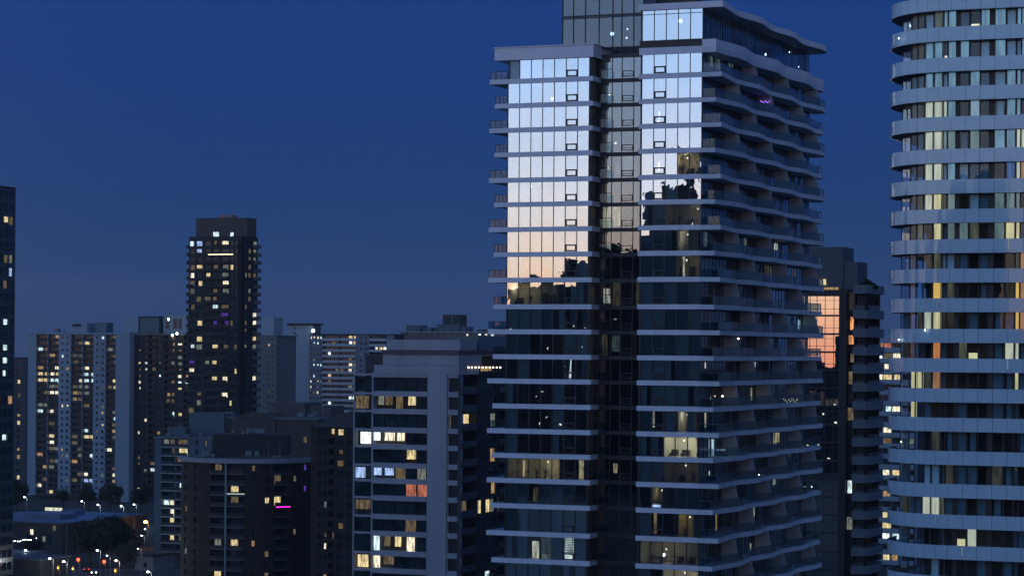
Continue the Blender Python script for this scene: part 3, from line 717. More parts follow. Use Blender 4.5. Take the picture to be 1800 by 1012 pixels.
class Bld:
    def __init__(s, name, label, xr, xl, D, ytop=None, side=None, depth=None, cat='building', z1=None, group=None, rz=-TH, w=None):
        s.K = at(xr, 617, D); s.K.z = 0
        s.rz = rz; s.U = Vector((math.cos(rz), math.sin(rz), 0)); s.W = Vector((-math.sin(rz), math.cos(rz), 0))
        s.th = thing(name, label, cat, s.K, rz=rz, group=group)
        s.w = s.ft(xl) if w is None else w
        s.d = depth if depth else s.lyp(side)
        s.z1 = at(xr, ytop, D).z if z1 is None else z1
    def ft(s, px):
        m = unroll(px, 617)[0]/F; return (s.K.x-m*s.K.y)/(s.U.x-m*s.U.y)
    def lxp(s, px): return s.w-s.ft(px)       # distance from the left end
    def lyp(s, px):
        m = unroll(px, 617)[0]/F; return (s.K.x-m*s.K.y)/(m*s.W.y-s.W.x)
    def zf(s, py, px=None, dep=0): return at(px or 900, py, s.K.y+dep).z
    def bx(s, b, side, a0, a1, o0, o1, z0, z1, m=0):
        if a1-a0 < .005 or z1-z0 < .005: return
        if side == 'F': b.box(-s.w+a0, -s.w+a1, -o1, -o0, z0, z1, m)
        elif side == 'R': b.box(o0, o1, a0, a1, z0, z1, m)
        else: b.box(-s.w-o1, -s.w-o0, a0, a1, z0, z1, m)
    def world(s, side, a, z):
        if side == 'F': p = s.K+s.U*(-s.w+a)
        elif side == 'R': p = s.K+s.W*a
        else: p = s.K-s.U*s.w+s.W*a
        return Vector((p.x, p.y, z))
    def core(s, m=None, inset=1.5, z0=0, z1=None):
        MB().box(-s.w+inset, -inset, inset, s.d-.3, z0, (z1 or s.z1)-.1).build('wall_core', m or M_interior, s.th)
        return s
    def roofslab(s, m, th=.5, over=.2):
        MB().box(-s.w-over, over, -over, s.d+over, s.z1-th, s.z1).build('roof', m, s.th)
    def facade(s, side, cols, zs, wall, litl=(), winh=.55, sill=.28, prob=.0, dark=None, rail=None, pal='dke', proud=.4, win_out=0, blank_top=0, slabm=None, seed=1, litfix=(), frac=.85, snap=14):
        rr = random.Random(seed*31+7); near = s.K.y < 900; nsep = {'floor_slab': 0, 'balcony_rail': 0, 'window': 0}
        def piece(name, m, joined, *a):      # one part each, up to 300 of a kind; the rest joined
            if near and nsep[name] < 300:
                nsep[name] += 1; b = MB(); s.bx(b, side, *a); b.build(name, m, s.th)
            else: s.bx(joined, side, *a)
        L = s.w if side == 'F' else s.d
        cols = sorted(cols); wl_ = MB(); un = MB(); rl = MB(); sl = MB()
        ztop = zs[0]; zbot = zs[-1]; prev = 0.0
        for a0, a1, kd in cols:
            s.bx(wl_, side, prev, a0, -1.5, 0, zbot, ztop); prev = a1
        s.bx(wl_, side, prev, L, -1.5, 0, zbot, ztop)
        cells = []
        for j in range(len(zs)-1):
            zt, zb = zs[j], zs[j+1]; h = zt-zb
            for ci, (a0, a1, kd) in enumerate(cols):
                if kd in 'wp':
                    w0 = zb+h*sill; w1 = w0+h*winh
                    s.bx(wl_, side, a0, a1, -1.5, 0, zb, w0); s.bx(wl_, side, a0, a1, -1.5, 0, w1, zt)
                    cells.append([a0+.02, a1-.02, w0, w1, -.35, j, ci])
                elif kd in 'gG':     # glazed bay between proud slabs
                    if kd == 'g': piece('floor_slab', slabm or wall, sl, a0-.1, a1+.1, -1.4, .35, zt-.45, zt+.42)
                    else: s.bx(wl_, side, a0, a1, -1.4, -.05, zt-.2, zt+.15)
                    nn = max(1, int((a1-a0)/1.7)); q = (a1-a0)/nn
                    for u in range(nn): cells.append([a0+u*q+.05, a0+(u+1)*q-.05, zb+.42, zt-.45, -.3, j, ci])
                elif kd == 'b':     # balcony
                    piece('floor_slab', slabm or wall, sl, a0-.02, a1+.02, -1.4, .25, zb-.12, zb+.12)
                    piece('balcony_rail', rail or M_railw, rl, a0, a1, .15, .22, zb+.13, zb+h*.40)
                    nn = max(1, int((a1-a0)/2.2)); q = (a1-a0)/nn
                    for u in range(nn): cells.append([a0+u*q+.12, a0+(u+1)*q-.12, zb+.14, zb+h*.86, -1.3, j, ci])
                    s.bx(wl_, side, a0, a1, -1.5, -1.36, zb, zt)
        state = {}
        for it in litl:
            px, py, key = it[:3]; best = None; bd = snap**2
            for n_, c in enumerate(cells):
                if n_ in state: continue
                x, y = proj(s.world(side, (c[0]+c[1])/2, (c[2]+c[3])/2)); dd = (x-px)**2+(y-py)**2
                if dd < bd: bd = dd; best = n_
            if best is not None: state[best] = key
        for n_, c in enumerate(cells):
            a0, a1, w0, w1, o, j, ci = c
            if n_ in state:
                f = rr.uniform(.55, 1) if frac < 1 else 1; aa = a0+(a1-a0)*(1-f)*rr.random(); b = MB()
                s.bx(b, side, aa, aa+(a1-a0)*f, o, o+.06, w0+(w1-w0)*(0 if rr.random() < .6 else .3), w1); b.build('lit_window', lit(state[n_]), s.th)
            elif rr.random() < prob:
                b = MB(); s.bx(b, side, a0, a1, o, o+.06, w0, w1); b.build('lit_window', lit(rr.choice(pal)), s.th)
            else: piece('window', dark or M_dglass, un, a0, a1, o, o+.06, w0, w1)
        wl_.build('wall', wall, s.th); un.build('window', dark or M_dglass, s.th, kind='stuff')
        sl.build('floor_slab', slabm or wall, s.th, kind='stuff'); rl.build('balcony_rail', rail or M_railw, s.th, kind='stuff')
        return s
def zlist(z1, step, zmin=0.3, n=None):
    o = [z1]
    while o[-1]-step > zmin and (n is None or len(o) <= n): o.append(o[-1]-step)
    return o
def Z(ox, oy, sc_, L): return [(ox+a[0]/sc_, oy+a[1]/sc_, a[2]) for a in L]

# ---- middle building with the concrete frame
B = Bld('concrete_frame_block', 'grey concrete framed apartment block with a wide pale pillar, just left of the tallest tower', 808, 622, 415, 597, side=905)
YM = [659, 692.6, 724, 757, 787, 820, 848, 878, 911, 941, 976, 1007]
zs = [B.zf(y, 740) for y in YM]
while zs[-1] > 4: zs.append(zs[-1]-3.0)
B.core(M_interior, z1=B.zf(624, 740))
L = [(a, b_, c) for a, b_, c in [(629, 708, 0)]]
lt = [(628+k*8.6, 771, 'W') for k in range(5)]+[(676+k*8, 771, 'w') for k in range(4)]+[(731, 706, 'y'), (721, 706, 'd'), (688, 707, 'd'), (679, 708, 'e'), (644, 707, 'd'),
      (729, 802, 'y'), (628, 829, 'b'), (656, 829, 'b'), (664, 829, 'b'), (690, 834, 'd'), (746, 835, 'e'), (718, 863, 'r'), (726, 864, 'r'), (735, 860, 'y'), (745, 866, 'w'),
      (635, 893, 'd'), (658, 958, 'c'), (686, 958, 'd'), (696, 958, 'y'), (724, 961, 'w'), (628, 990, 'y'), (648, 988, 'w'), (656, 992, 'y'), (688, 986, 'd'), (672, 990, 'd')]
B.facade('F', [(B.lxp(624), B.lxp(654), 'G'), (B.lxp(656.5), B.lxp(752), 'g'), (B.lxp(790), B.lxp(806), 'g')], zs, M_bmauve, lt, slabm=M_bmauve, prob=.04, pal='dde', seed=3, snap=20, dark=M_dglass)
lt = [(858, 895, 'y'), (846, 895, 'y'), (834, 895, 'd'), (822, 898, 'y'), (866, 896, 'e'), (817, 865, 'y'), (790+5, 745, 'v'), (824, 740, 'k'), (836, 743, 'y'), (838, 968, 'k'), (813, 972, 'y'), (822, 997, 'c'), (858, 1000, 'c'), (870, 965, 'd'), (838, 1000, 'e'), (872, 865, 'k'), (876, 690, 'c')]
B.facade('R', [(1.0, B.d*.30, 'b'), (B.d*.34, B.d*.66, 'g'), (B.d*.7, B.d*.97, 'b')], zs, M_bdark, lt, rail=M_raild, slabm=M_bdark, prob=.05, pal='dek', seed=4)
MB().box(-B.w+B.lxp(754), -B.w+B.lxp(788), -.45, 2, 0, B.zf(640, 770)).build('pillar', M_bmauve, B.th)
MB().box(-B.w+B.lxp(660), .1, -.5, 8, B.zf(659), B.zf(643)).box(-B.w+B.lxp(676), .15, -.6, 9, B.zf(643)+.01, B.zf(625)).build('attic_wall', M_bmauve, B.th)
MB().box(-B.w+B.lxp(676)-.1, .3, -.9, B.d, B.zf(624), B.zf(616)).build('roof', mat('mauve_fascia', (.10, .08, .085), .8, .1, .3), B.th)
MB().box(-B.w+B.lxp(680), .1, .0, 7, B.zf(616)+.01, B.zf(598)).build('parapet_wall', M_bmauve, B.th)
MB().box(-6, -.4, 9, B.d-2, B.zf(616)+.01, B.zf(590)).build('penthouse', mat('blue_grey_cladding', (.06, .09, .12), .35, .1, .5, coat=.5), B.th)
for q in range(10):
    s_ = B.lyp(822+q*6.2); p = B.K+W*s_; MB().ball((.2, s_, at(822+q*6, 645.5, p.y).z), .14, n=6, k=4).build('string_light', M_pinw, B.th)
for a, c in ((828, 834), (849, 867)):
    s0, s1 = B.lyp(a), B.lyp(c); zq = at(a, 652, (B.K+W*s0).y).z; MB().box(-.4, -.3, s0, s1, zq, zq+.8).build('lit_window', lit('k'), B.th)
# ---- tower with the orange mirrored bay
B = Bld('glass_tower', 'dark glass tower with one bay mirroring the orange sunset, behind the tallest tower', 1522, 1396, 400, 507, depth=9.2)
YO = [509, 553, 585.5, 617.5, 649, 681, 713, 745, 777, 809, 841, 873, 905, 937, 969, 1001, 1033]
zs = [B.zf(y, 1450) for y in YO]
while zs[-1] > 4: zs.append(zs[-1]-3)
MB().box(-B.w+.4, -1.5, 1.6, B.d-.3, 0, B.z1-.1).build('wall_core', M_interior, B.th)
M_or = glass('bronze_mirror_glass', .60, (.3, .3, .32), wave=.0008, wscale=.5)
xm = [1408, 1423.5, 1435.6, 1450, 1465.5, 1475.5]
X = lambda px: B.lxp(px)-B.w
fr = MB()
for j in range(len(zs)-1):
    zt, zb = zs[j]-(1.0 if j == 0 else .25), zs[j+1]+.05
    for k in range(5):
        a0, a1 = X(xm[k])+.04, X(xm[k+1])-.04
        MB().box(a0, a1, 0, .04, zb, zt).build('window_pane', M_or, B.th)
        fr.box(a0-.08, a0, -.06, .05, zb, zt)
    fr.box(X(1408), X(1475.5), -.05, .05, zb+(zt-zb)*.30, zb+(zt-zb)*.30+.07)
    if j % 2 == 0: fr.box(X(1408), X(1475.5), -.05, .05, zb+(zt-zb)*.76, zb+(zt-zb)*.76+.06)
    fr.box(X(1396), X(1476), -.12, 1.2, zb-.3, zb-.001)
fr.box(X(1475.6), X(1489), -.5, .5, 0, zs[0]-1.0).box(X(1396), X(1489.5), -.52, B.d, zs[0]-1.0, zs[0]).box(X(1489.5), -.1, .6, B.d, zs[0]-1.0, zs[0]-.3)
fr.build('curtain_wall_frame', M_dark, B.th)
for (px, key, w_) in ((1428, 'w', .9), (1446, 'y', .7), (1437, 'd', .9), (1456, 'w', .9), (1466, 'w', 1.0), (1473, 'W', .6)):
    a = X(px); MB().box(a-w_/2, a+w_/2, .3, .34, zs[5]-2.9, zs[5]-(1.9 if px > 1450 else .6)).build('lit_window', lit(key), B.th)
B.facade('F', [(0.0, B.lxp(1488), 'n'), (B.lxp(1490), B.lxp(1501), 'w'), (B.lxp(1503), B.lxp(1520), 'b')], [z for z in zs], M_bdark,
  [(1494, 580, 'o'), (1494, 612, 'o'), (1490, 640, 'd'), (1493, 676, 'd'), (1508, 740, 'w'), (1497, 860, 'c'), (1500, 862, 'w'), (1515, 780, 'd'), (1534, 903, 'v'), (1520, 700, 'd'), (1505, 857, 'b')], rail=M_raild, slabm=M_bdark, prob=.02, pal='de', seed=9, snap=16, winh=.7, sill=.2)
B.facade('R', [(.8, 4.2, 'b'), (4.6, 8.6, 'b')], zs, M_bdark, [(1534, 903, 'v')], rail=M_raild, slabm=M_bdark, prob=.05, pal='de', seed=10)
M_cb = mat('blue_grey_balcony', (.10, .13, .16), .45, .1, .5)
def curved_balcony(z, h=1.1, th=.3):
    pts = [(X(1502), .02), (X(1502), -1.2), (-.9, -1.2), (.3, -.8), (.9, .2), (.9, B.d-.8), (.5, B.d), (0, B.d+.3), (0.02, .02)]
    MB().prism(pts, z-th, z).wall(pts[:-1], lambda p, k: (p[0]-(.1 if k > 2 else 0)+(.1 if k < 2 else 0), p[1]+(.1 if k < 3 else 0)), z, z+h).build('balcony', M_cb, B.th)
for j, z in enumerate(zs[:18]): curved_balcony(z-.3)
zr = B.z1
MB().box(X(1400), X(1475), 2.2, 8.9, zs[0], B.zf(432, dep=9)).box(X(1475)+.05, X(1500), 2.4, 8.7, zs[0], B.zf(458, dep=9)).build('plant_room', mat('slate_cladding', (.07, .08, .10), .6, .15, .2), B.th)
MB().box(X(1396), X(1475), -.2, .1, zs[0]+.01, B.zf(499)).build('roof_parapet', M_bgrey, B.th)
MB().box(X(1446), X(1474), -.26, -.22, zs[0]+.05, B.zf(500)).build('lit_window', lit('k'), B.th)
for (a, c) in ((1420, 1434), (1434.5, 1445)): MB().box(X(a), X(c), 2.0, 2.15, zs[0]+.9, B.zf(485)).build('lit_window', lit('y'), B.th)
GT = B
# ---- far white balcony tower seen in the gap
B = Bld('gap_tower', 'distant pale balcony tower with warm windows in the gap left of the round cornered tower', 1612, 1533, 690, 600, depth=20)
B.core(); zs = zlist(B.z1, 18.7/4350*690)
lt = [(1555, 607, 'r'), (1547, 628, 'W'), (1561, 629, 'd'), (1580, 628, 'w'), (1561, 648, 'w'), (1540, 663, 'w'), (1552, 664, 'y'), (1562, 664, 'y'), (1572, 664, 'y'), (1560, 719, 'c'), (1572, 719, 'w'), (1561, 755, 'w'), (1557, 829, 'w'), (1563, 829, 'y'), (1560, 779, 'd'),
      (1556, 903, 'y'), (1560, 923, 'y'), (1555, 941, 'W'), (1565, 941, 'c'), (1572, 941, 'W'), (1556, 978, 'y'), (1566, 978, 'k'), (1571, 977, 'k'), (1538, 1000, 'w'), (1556, 866, 'k')]
B.facade('F', [(B.lxp(1535), B.lxp(1583), 'b'), (B.lxp(1587), B.lxp(1610), 'b')], zs, M_bwhite, lt, rail=M_bwhite, prob=.08, pal='dek', seed=12); B.roofslab(M_bwhite)

# ---- dark condominium tower
B = Bld('dark_condo_tower', 'dark brown condominium tower with a ribbed drum on its roof, tallest on the left', 424, 331, 850, 415, side=452)
B.core(M_interior); fh = 14.05/4350*850; zs = zlist(B.z1-1.0, fh)
MB().box(-B.w, 0, 0, B.d, B.z1-1.0, B.z1).build('roof', M_bdark, B.th)
o6 = lambda L: Z(300, 360, 2.812, L)
lt = o6([(103, 190, 'c'), (137, 195, 'b'), (222, 195, 'd'), (264, 190, 'w'), (134, 235, 'b'), (103, 292, 'd'), (107, 315, 'w'), (142, 320, 'y'), (215, 320, 'd'), (268, 320, 'e'), (297, 320, 'y'), (181, 357, 'y'), (270, 360, 'e'), (108, 357, 'd'),
    (138, 400, 'y'), (262, 395, 'w'), (215, 440, 'd'), (265, 442, 'e'), (205, 523, 'c'), (265, 525, 'd'), (137, 570, 'y'), (107, 523, 'd'), (250, 568, 'v'), (232, 568, 'v'), (268, 568, 'v'), (294, 604, 'd'), (137, 652, 'y'), (98, 688, 'c'), (222, 687, 'y'), (262, 688, 'd'), (318, 688, 'd'),
    (170, 767, 'e'), (222, 768, 'y'), (97, 770, 'v'), (98, 808, 'w'), (316, 806, 'y'), (215, 850, 'y'), (257, 850, 'w'), (254, 931, 'w'), (132, 967, 'e'), (289, 966, 'y'), (140, 935, 'd'), (175, 480, 'd'), (215, 480, 'd'), (120, 445, 'd'), (138, 485, 'd')])
cx = [B.lxp(300+q/2.812) for q in (90, 116, 124, 154, 165, 194, 202, 232, 248, 284, 290, 306, 311, 326)]
B.facade('F', [(cx[0], cx[1], 'w'), (cx[2], cx[3], 'w'), (cx[4], cx[5], 'w'), (cx[6], cx[7], 'w'), (cx[8], cx[9], 'w'), (cx[10], cx[11], 'w'), (cx[12], cx[13], 'p')], zs, M_bdark, lt, winh=.6, sill=.18, prob=.03, pal='dde', seed=21)
B.facade('R', [(B.d*.22, B.d*.36, 'w'), (B.d*.42, B.d*.6, 'w'), (B.d*.72, B.d*.97, 'w')], zs, M_bdark, o6([(395, 218, 'd'), (395, 258, 'd'), (395, 298, 'd'), (395, 338, 'd'), (397, 415, 'e'), (375, 495, 'd'), (425, 218, 'e'), (425, 258, 'e'), (425, 340, 'd'), (422, 543, 'w'), (425, 600, 'w'), (418, 680, 'y'), (372, 612, 'd'), (370, 700, 'e'), (418, 838, 'w')]), winh=.55, prob=.06, pal='de', seed=22)
for j, z in enumerate(zs):
    if j < 1 or j > 34: continue
    MB().box(-B.w-2.3, -B.w-.05, 2.2, 7, z-.2, z+.05).box(-B.w-2.3, -B.w-2.2, 2.2, 7, z+.05, z+1.0).box(-B.w-2.2, -B.w-.05, 2.2, 2.3, z+.05, z+1.0).build('balcony', M_bdark, B.th)
    MB().box(.05, 1.5, B.d-3, B.d-.1, z-.2, z+.05).box(1.4, 1.5, B.d-3, B.d-.1, z+.05, z+1.0).box(.05, 1.4, B.d-3, B.d-2.9, z+.05, z+1.0).build('balcony', mat('grey_balcony', (.09, .10, .11), .7), B.th)
    if 2 <= j <= 34:
        MB().box(-B.w+cx[4], -B.w+cx[9], -.9, -.02, z-.15, z+.02).box(-B.w+cx[4], -B.w+cx[9], -.9, -.84, z+.02, z+.95).build('balcony', M_bdark, B.th)
zc1 = B.zf(384, 380, 8)
cw = [B.lxp(339)-B.w, B.lxp(412)-B.w]
pts = [(cw[0], 2), (cw[0]+2, .8), (cw[1]-2, .8), (cw[1]+2.4, 4.0), (cw[1]+3.2, 9), (cw[1]-1, 16), (cw[0]+2, 16), (cw[0]-.5, 9)]
MB().prism(pts, B.z1, zc1).build('roof_drum', mat('ribbed_drum', (.05, .048, .045), .6), B.th)
rb = MB()
for a, c in zip(pts[:5], pts[1:6]):
    n_ = max(2, int(math.dist(a, c)/.9))
    for q in range(n_):
        x = a[0]+(c[0]-a[0])*q/n_; y = a[1]+(c[1]-a[1])*q/n_; rb.box(x-.12, x+.12, y-.25, y+.05, B.z1, zc1+.15)
rb.build('drum_rib', mat('drum_rib_metal', (.10, .09, .08), .5), B.th, kind='stuff')
MB().box(cw[1]-9, cw[1]-4, 5, 9, zc1, zc1+1.2).build('roof_vent', mat('vent_rose', (.25, .16, .16), .7), B.th)
for (x, y, k) in ((213, 148, 'c'), (206, 148, 'c'), (221, 148, 'c'), (310, 152, 'c')):
    p = at(300+x/2.812, 360+y/2.812, B.K.y+3); v = p-B.K; MB().box(v.dot(U)-.6, v.dot(U)+.6, .45, .55, p.z-1, p.z+1).build('lit_window', lit(k), B.th)
p0 = B.lxp(300+188/2.812)-B.w; p1 = B.lxp(300+310/2.812)-B.w; zq = B.zf(360+246/2.812, 388)
MB().box(p0, p1, -.95, -.85, zq, zq+.3).build('balcony_light_strip', emit('strip_light', (1, .95, .55), 2.2), B.th)

# ---- white slab apartment complex
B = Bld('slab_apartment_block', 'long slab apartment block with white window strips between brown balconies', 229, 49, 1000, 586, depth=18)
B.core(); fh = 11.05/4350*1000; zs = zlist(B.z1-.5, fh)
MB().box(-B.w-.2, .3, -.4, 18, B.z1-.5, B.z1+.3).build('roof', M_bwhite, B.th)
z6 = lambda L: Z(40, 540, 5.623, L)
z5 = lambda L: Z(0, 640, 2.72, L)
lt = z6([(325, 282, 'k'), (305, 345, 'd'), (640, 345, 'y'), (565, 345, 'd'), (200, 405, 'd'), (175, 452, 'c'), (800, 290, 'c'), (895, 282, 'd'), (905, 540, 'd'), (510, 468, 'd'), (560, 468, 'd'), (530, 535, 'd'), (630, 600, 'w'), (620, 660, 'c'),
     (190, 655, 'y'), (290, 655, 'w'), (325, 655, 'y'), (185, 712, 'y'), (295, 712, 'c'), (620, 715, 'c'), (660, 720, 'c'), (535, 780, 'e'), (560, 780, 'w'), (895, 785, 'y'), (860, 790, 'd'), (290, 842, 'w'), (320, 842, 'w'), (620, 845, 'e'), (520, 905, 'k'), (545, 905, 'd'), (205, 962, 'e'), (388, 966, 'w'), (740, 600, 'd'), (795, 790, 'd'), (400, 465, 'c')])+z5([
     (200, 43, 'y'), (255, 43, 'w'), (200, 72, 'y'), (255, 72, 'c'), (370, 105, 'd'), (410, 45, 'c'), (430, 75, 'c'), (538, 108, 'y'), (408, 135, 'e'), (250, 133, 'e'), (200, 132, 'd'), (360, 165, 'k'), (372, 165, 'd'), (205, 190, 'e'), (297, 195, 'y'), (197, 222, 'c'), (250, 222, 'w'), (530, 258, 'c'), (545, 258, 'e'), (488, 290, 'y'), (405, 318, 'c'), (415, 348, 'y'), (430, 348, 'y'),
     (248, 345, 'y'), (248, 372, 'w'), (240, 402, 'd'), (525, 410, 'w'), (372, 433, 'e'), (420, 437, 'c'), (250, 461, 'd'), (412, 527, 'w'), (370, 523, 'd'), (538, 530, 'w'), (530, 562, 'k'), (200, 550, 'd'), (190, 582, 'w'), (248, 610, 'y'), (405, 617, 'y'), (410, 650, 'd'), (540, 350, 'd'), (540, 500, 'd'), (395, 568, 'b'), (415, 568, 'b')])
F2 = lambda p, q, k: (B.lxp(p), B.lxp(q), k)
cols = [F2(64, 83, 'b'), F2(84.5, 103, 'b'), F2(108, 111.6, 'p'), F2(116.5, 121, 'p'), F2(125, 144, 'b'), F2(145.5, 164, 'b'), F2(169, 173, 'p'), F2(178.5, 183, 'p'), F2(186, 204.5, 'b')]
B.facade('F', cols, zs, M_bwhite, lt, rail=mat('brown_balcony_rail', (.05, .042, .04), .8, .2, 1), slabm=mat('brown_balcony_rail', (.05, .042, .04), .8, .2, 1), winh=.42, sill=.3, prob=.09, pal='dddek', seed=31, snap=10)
MB().box(-B.w+B.lxp(206), .4, -1.2, 16, 0, B.z1+.5).build('end_wall', M_bwhite, B.th)
MB().box(-B.w+B.lxp(113), -B.w+B.lxp(143), 4, 12, B.z1+.31, B.zf(573, dep=4)).build('plant_room', M_bwhite, B.th)
MB().box(-B.w+B.lxp(118), -B.w+B.lxp(133), 3.8, 3.99, B.zf(579, dep=4), B.zf(574.5, dep=4)).build('louvre', M_bdark, B.th)
MB().box(-B.w+B.lxp(155), -B.w+B.lxp(176), 5, 10, B.z1+.31, B.zf(572, dep=5)).build('water_tank', mat('teal_tank', (.06, .13, .16), .6), B.th)
clutter(B.th, -B.w+2, -8, 2, 15, B.z1+.3, 81, 8)
# dark half of the complex
B = Bld('brown_apartment_block', 'dark brown apartment block between the white slab wall and the dark condominium', 338, 231, 992, 587, depth=18)
B.core(); zs = zlist(B.z1-.5, fh)
MB().box(-B.w-.2, .3, -.3, 18, B.z1-.5, B.z1+.2).build('roof', M_bgrey, B.th)
lt = z6([(1158, 412, 'd'), (1155, 535, 'y'), (1152, 660, 'd'), (1147, 722, 'w'), (1155, 795, 'w'), (1215, 600, 'c'), (1240, 600, 'd'), (1470, 355, 'k'), (1495, 355, 'd'), (1560, 355, 'w'), (1455, 412, 'd'), (1492, 412, 'y'), (1555, 412, 'd'), (1550, 480, 'e'), (1555, 540, 'e'), (1580, 605, 'd'), (1550, 665, 'w'), (1600, 665, 'k'), (1605, 708, 'c'), (1550, 725, 'c'), (1550, 790, 'y'), (1370, 665, 'c'), (1455, 720, 'd'), (1465, 905, 'd'), (1490, 905, 'd'), (1455, 960, 'd'), (1340, 540, 'd')])+z5([
     (705, 17, 'c'), (665, 48, 'd'), (665, 78, 'y'), (665, 110, 'y'), (858, 48, 'w'), (885, 72, 'c'), (858, 108, 'y'), (812, 165, 'k'), (828, 165, 'd'), (812, 225, 'c'), (853, 228, 'y'), (703, 256, 'w'), (760, 318, 'k'), (662, 322, 'w'), (660, 440, 'd'), (660, 470, 'd'), (660, 592, 'w'), (735, 490, 'd'), (735, 520, 'c')])
F2 = lambda p, q, k: (B.lxp(p), B.lxp(q), k)
B.facade('F', [F2(243, 247.5, 'p'), F2(254, 259, 'p'), F2(262, 274, 'b'), F2(277, 283, 'p'), F2(290, 307, 'b'), F2(312, 320, 'w'), F2(323, 336, 'b')], zs, M_bdark, lt, rail=M_bdark, winh=.45, prob=.04, pal='dde', seed=33, snap=10)
for nm, a, c, y, m_ in (('lift_house', 213, 236, 560, M_bwhite), ('plant_room', 239, 272, 562, mat('green_grey_panels', (.09, .12, .13), .7)), ('rooftop_lounge', 280, 322, 557, M_bwhite)):
    MB().box(-B.w+B.lxp(a), -B.w+B.lxp(c), 3, 14, B.z1+.21, B.zf(y, dep=3)).build(nm, m_, B.th)
MB().box(-B.w+B.lxp(238), -B.w+B.lxp(273), 2.7, 14.2, B.zf(562.5, dep=3), B.zf(560, dep=3)).build('roof_cap', M_dark, B.th)
for a, c in ((285, 290), (298, 304), (307, 312)): MB().box(-B.w+B.lxp(a), -B.w+B.lxp(c), 2.8, 2.98, B.zf(582, dep=3), B.zf(564, dep=3)).build('window', M_dglass, B.th)
for px, py in ((296, 561), (303, 589), (311, 586)):
    p = at(px, py, B.K.y-1); v = p-B.K; MB().ball((v.dot(U), v.dot(W), p.z), .5, n=6, k=4).build('floodlight', M_pin, B.th)

# ---- left edge glass tower
B = Bld('edge_glass_tower', 'dark glass tower cut off by the left edge of the view', -75, -160, 600, 318, side=25.5)
B.core(M_interior); zs = zlist(B.z1-.6, 3.2)
MB().box(-B.w, 0, 0, B.d, B.z1-.6, B.z1).build('roof', M_bdark, B.th)
B.facade('R', [(k*2.4+.15, k*2.4+2.3, 'w') for k in range(int(B.d/2.4))], zs, mat('blue_spandrel', (.035, .055, .07), .3, .2, .5, coat=.4), [(8, 386, 'y'), (15, 385, 'd'), (17, 450, 'e'), (22, 451, 'd'), (20, 483, 'b'), (12, 566, 'c'), (12, 630, 'c'), (12, 647, 'c'), (14, 711, 'k'), (9, 762, 'c'), (6, 620, 'c'), (3, 700, 'd'), (10, 505, 'd')], winh=.62, sill=.2, prob=.012, pal='d', seed=41, snap=12, dark=mat('blue_dark_glass', (.02, .04, .055), .06, .4, .5))
# ---- low dark building between edge tower and slab block
B = Bld('low_dark_block', 'low dark block half hidden at the foot of the left edge tower', 47, 18, 1050, 628, depth=20)
B.core(); zs = zlist(B.z1-.3, 2.9)
B.facade('F', [(k*3+.6, k*3+2.2, 'p') for k in range(int(B.w/3))], zs, mat('navy_wall', (.05, .065, .08), .8), z5([(100, 75, 'y'), (97, 245, 'k'), (97, 275, 'y'), (97, 415, 'k'), (93, 530, 'y'), (100, 162, 'd')]), prob=.04, pal='dk', seed=42); B.roofslab(M_bdark)

# ---- narrow balcony tower front left
B = Bld('narrow_balcony_tower', 'narrow tower with thin pale balcony lines left of the brown curved block', 374, 273, 722, 769, depth=16)
B.core(); fh = 15.4/4350*722; zs = zlist(B.z1-.5, fh)
o7 = lambda L: Z(260, 680, 3.047, L)
lt = o7([(100, 300, 'e'), (125, 298, 'd'), (135, 298, 'w'), (180, 300, 'd'), (115, 345, 'd'), (200, 345, 'y'), (313, 298, 'd'), (160, 385, 'k'), (165, 520, 'c'), (122, 605, 'w'), (103, 648, 'c'), (125, 690, 'w'), (120, 733, 'y'), (118, 822, 'y'), (150, 825, 'd'), (110, 910, 'e'), (135, 910, 'e')])
F2 = lambda p, q, k: (B.lxp(p), B.lxp(q), k)
B.facade('F', [F2(285, 308, 'b'), F2(309.5, 331, 'b'), F2(345, 349, 'p'), F2(361, 365, 'p')], zs, mat('blue_grey_wall', (.075, .10, .13), .8, .12, .2), lt, prob=.04, pal='de', seed=51, slabm=M_railw, rail=mat('thin_rail', (.02, .025, .03), .5), snap=12)
B.roofslab(M_bgrey); 
MB().box(-B.w+B.lxp(288), -B.w+B.lxp(318), 3, 10, B.z1, B.zf(756, dep=3)).box(-B.w+B.lxp(318.5), -B.w+B.lxp(380), 5, 14, B.z1, B.zf(730, dep=5)).build('plant_room', mat('blue_grey_wall', (.075, .10, .13), .8, .12, .2), B.th)

clutter(B.th, -B.w+1, -2, 1, 8, B.z1, 82, 4)
# ---- tan building with stepped roof
B = Bld('stepped_tan_building', 'tan stucco building with a stepped gabled roofline behind the brown curved block', 560, 372, 716, 738, depth=22)
MB().box(-B.w, 0, 0, B.d, 0, B.z1).build('wall', M_btan, B.th)
MB().box(-B.w-.3, .3, -.3, B.d, B.z1+.01, B.z1+.55).build('roof', mat('pale_coping', (.10, .115, .14), .7), B.th)
x0, x1 = B.lxp(412)-B.w, B.lxp(486)-B.w; zq = B.zf(726, 450); b = MB()
b.v = [(x0, -.5, B.z1-4), (x1, -.5, B.z1-4), (x1, -.5, B.z1), ((x0+x1)/2+2, -.5, zq), ((x0+x1)/2-3, -.5, zq), (x0, -.5, B.z1)]; b.v += [(v[0], 9, v[2]) for v in b.v]
b.f = [(0, 1, 2, 3, 4, 5), (11, 10, 9, 8, 7, 6)]+[(i, 6+i, 6+(i+1) % 6, (i+1) % 6) for i in range(6)]; b.mi = [0]*8
b.build('gable', M_btan, B.th)
